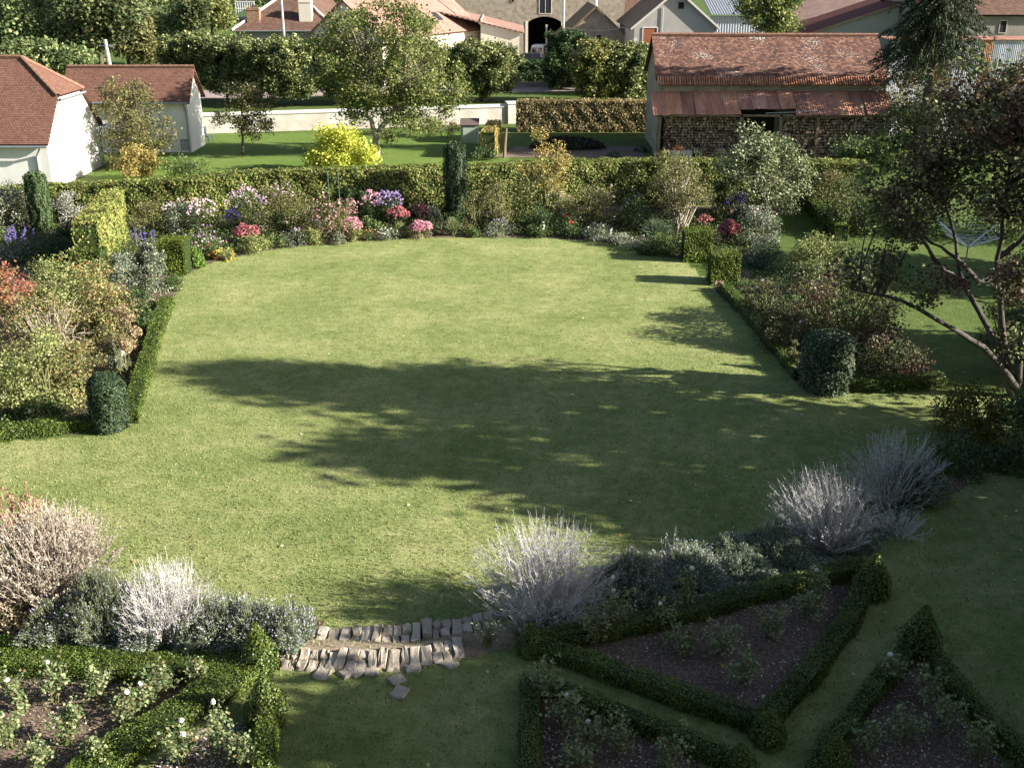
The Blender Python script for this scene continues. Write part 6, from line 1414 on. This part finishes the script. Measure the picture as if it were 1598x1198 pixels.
# village trees behind
def vt(label, u, Y, ells, mat, seed, nc=70, per=130, cr=1.3, leaf=.34, name="village_tree", tr=.3, cat="tree", group="trees among the village houses", shell=.3):
    x = onY(u, 60, Y)[0]; b = (x, Y, 0.0); return tree(name, label, b, EL(b, ells), nc, cr, per, leaf, mat, m_bark, tr, None, seed=seed, nl=16, group=group, cat=cat, shell=shell)
L_vg = leafmat("hazy_green", [(0.06, 0.11, 0.04), (0.13, 0.19, 0.07), (0.22, 0.28, 0.11), (0.32, 0.33, 0.16)], .35)
L_vd = leafmat("village_dark", [(0.03, 0.055, 0.02), (0.07, 0.11, 0.04), (0.14, 0.17, 0.07), (.24, .2, .1)], .3)
vt("big soft green tree filling the top left corner", 50, 98, [(40, 30, 90, 60, 0), (0, 60, 70, 40, 0), (90, 70, 50, 34, 0)], L_vg, 31, 110, 150)
vt("dark tree with drooping foliage at the top left, right of the corner tree", 150, 96, [(150, 0, 46, 50, 0), (140, 50, 40, 36, 0), (185, 20, 40, 36, 0)], L_vd, 32, 90, 150)
vt("brownish green tree beside the concrete pole", 195, 104, [(200, 40, 42, 34, 0), (215, 75, 38, 24, 0)], L_olive, 33, 50, 120, 1.1)
vt("low green tree above the outbuilding's ridge at the left", 60, 92, [(60, 88, 60, 22, 0), (110, 95, 40, 16, 0)], L_vg, 34, 50, 120, 1.0)
vt("pale green tree on the slope left of the white balcony", 262, 130, [(262, 45, 44, 26, 0), (240, 70, 34, 18, 0)], L_vg, 35, 50, 110, 1.2)
vt("dark round tree beside the yellowish tree, top left", 300, 128, [(298, 25, 20, 26, 0), (300, 10, 24, 18, 0)], L_vd, 36, 40, 110, 1.1)
vt("yellowish green tree left of the white balcony", 330, 132, [(328, 14, 34, 24, 0), (345, 30, 18, 16, 0)], L_ygreen, 37, 40, 120, 1.1)
vt("dark tree peeping over the roofs above the big airy tree", 640, 150, [(640, -12, 44, 22, 0), (665, 2, 26, 14, 0)], L_vd, 38, 40, 110, 1.2)
vt("leafy tree rising behind the barn roof before the metal shed", 1205, 100, [(1205, 20, 44, 28, 0), (1175, 5, 34, 20, 0), (1222, 42, 30, 14, 0), (1230, 0, 32, 24, 0)], L_walnut, 39, 70, 120, .8, .24)
vt("far wooded patch on the hill, left of the others", 120, 210, [(100, 5, 90, 24, 0), (200, 0, 70, 18, 10)], L_vg, 40, 80, 100, 2.6, .7)
vt("far wooded patch on the hill behind the yellowish tree", 320, 230, [(330, -8, 90, 20, 0)], L_vd, 41, 60, 100, 2.6, .7)
vt("far wood behind the brown hipped house", 470, 240, [(480, -10, 110, 22, 0)], L_vg, 42, 60, 100, 2.6, .7)
vt("pale bushes by the concrete pole", 250, 112, [(250, 80, 34, 22, 0), (225, 98, 34, 14, 0)], L_vg, 43, 40, 100, .9, .25, "village_shrub", .1, "shrub")
vt("low bushes between the outbuilding ridge and the joined limes", 268, 108, [(262, 108, 30, 18, 0)], L_mid, 44, 30, 100, .9, .25, "village_shrub", .1, "shrub")
vt("bushes right of the woodshed barn under the spruce", 1440, 68, [(1440, 150, 50, 60, 0), (1480, 190, 60, 50, 0), (1410, 200, 34, 40, 0)], L_olive, 45, 90, 120, .7, .17, "woodside_shrub", .12, "tall shrub", "shrubs right of the barn")
vt("reddish green tall shrub in front of the sheet metal shed", 1545, 66, [(1550, 150, 50, 60, 0), (1580, 190, 60, 60, 0), (1520, 210, 40, 40, 0)], L_plum, 46, 90, 120, .7, .17, "woodside_shrub", .12, "tall shrub", "shrubs right of the barn")
vt("green shrubs along the foot of the barn's right end", 1350, 62, [(1345, 232, 44, 24, 0), (1400, 235, 50, 30, 0)], L_mid, 47, 50, 110, .6, .15, "woodside_shrub", .1, "shrub", "shrubs right of the barn")

# spruce: heavy drooping boughs in front of the farm range
bx = onY(1460, 60, 66)[0]
conifer("spruce_tree", "tall dark spruce with drooping boughs behind the right end of the barn", (bx, 66, 0), 18, 3.6, 6.6, L_spruce, 1, 26, 18, nk=75, leaf=.22, droop=.45)

# ------------------------------------------------------------------ the large many-stemmed tree at the right
b = G(1582, 618)
def pp(u, v, dy): x, z = onY(u, v, b[1] + dy); return (x - b[0], dy, z)
tr_ = [[(0, 0, -.1), pp(1545, 520, 0), pp(1500, 440, .4), pp(1490, 370, .8), pp(1470, 300, -1.0)],
       [(0, 0, -.1), pp(1562, 500, .2), pp(1556, 420, .5), pp(1565, 330, -.6), pp(1580, 230, -1.5)],
       [(.1, 0, .2), pp(1540, 545, -.3), pp(1480, 508, -.8), pp(1400, 465, -1.4), pp(1330, 452, -1.8)],
       [(.1, 0, .1), pp(1600, 480, -.3), pp(1640, 360, -.5), pp(1660, 240, -.6)],
       [pp(1552, 430, .5), pp(1530, 440, .3), pp(1490, 400, 0), pp(1440, 370, -.2)], [pp(1500, 440, .4), pp(1470, 420, .3), pp(1452, 395, .1), pp(1420, 340, 0)],
       [pp(1560, 400, .5), pp(1590, 380, 0), pp(1640, 330, 0)]]
tree("spreading_tree", "large many-stemmed tree with bronze and green leaves leaning in from the right edge", b,
     EL(b, [(1560, 150, 110, 66, -2), (1500, 240, 90, 70, -1.8), (1600, 270, 110, 90, -1.6), (1440, 300, 84, 62, -1.6), (1395, 350, 70, 44, -1.4), (1345, 420, 76, 36, -1.6), (1640, 150, 100, 90, -2), (1560, 300, 50, 50, -.8), (1700, 300, 110, 120, -1.5), (1430, 200, 66, 56, -1.8), (1385, 290, 60, 50, -1.8), (1450, 440, 60, 40, -1), (1590, 430, 60, 60, -.6), (1600, 540, 50, 50, -.2)]),
     300, .46, 80, .115, L_plum, rough_mat("grey_bark", (.04, .037, .033), (.12, .11, .1), 7, bump=.6, sc=(1, 1, .3)), .105, None, seed=50, nl=150, trunks=tr_, shell=.15, cat="tree")
m = M(); r = np.random.default_rng(9)
# ------------------------------------------------------------------ unseen trees right of the frame, set and shaped to throw long shadows
def shade(label, x, y, h, rx, seed, mat=L_mid, low=.3, nc=130, per=90, leaf=.34, cr=.9, extra=()):
    tree("garden_tree", label, (x, y, float(gh(x, y))), [(0, 0, h * (low + 1) / 2, rx, rx, h * (1 - low) / 2)] + list(extra), nc, cr, per, leaf, mat, m_bark, .3, h * low, seed=seed, nl=24, group="tall trees at the right of the garden", shell=.2)
SHADE = [(25.0, 29.0, 7.6, 2.6, .1), (20.5, 23.6, 12.2, 2.5, .12), (20.0, 18.9, 9.0, 2.0, .05), (15.3, 13.5, 7.5, 2.3, .03), (14.3, 10.6, 8.0, 2.5, .03), (25, 39, 7.0, 3.0, .15), (18.5, 4.0, 12, 3.4, .05), (14.3, 17.4, 4.2, 1.8, .02), (18.5, 22, 5.0, 1.8, .02)]
EXTRA = {2: [(0, -2.9, 2.4, 1.8, 1.7, 2.3), (2, -3.4, 2.6, 1.6, 1.6, 2.2)], 1: [(0, -3.4, 9.6, 1.5, 1.7, 1.3), (0, -3.0, 3.4, 1.5, 1.9, 2.0), (0, -2.6, 6.6, 1.5, 1.2, 2.4)]}  # crown lobes added to fill lit gaps in the trees' shadow
for i, (x, y, h, rx, low) in enumerate(SHADE):
    shade("tall tree outside the right edge, number counted away from the house" if False else ["tall tree farthest along the right boundary but one", "tallest tree of the right boundary", "mid-height tree nearer the house on the right boundary", "broad low-branched tree beside the rose terrace", "broad low-branched tree beside the house", "tree beyond the clothes dryer on the right boundary", "unseen tree added near the house to block sky light", "low bushy tree beside the rose terrace's right edge", "low bushy tree behind the lavender bank's right end"][i], x, y, h, rx, 60 + i, low=low, extra=EXTRA.get(i, ()))
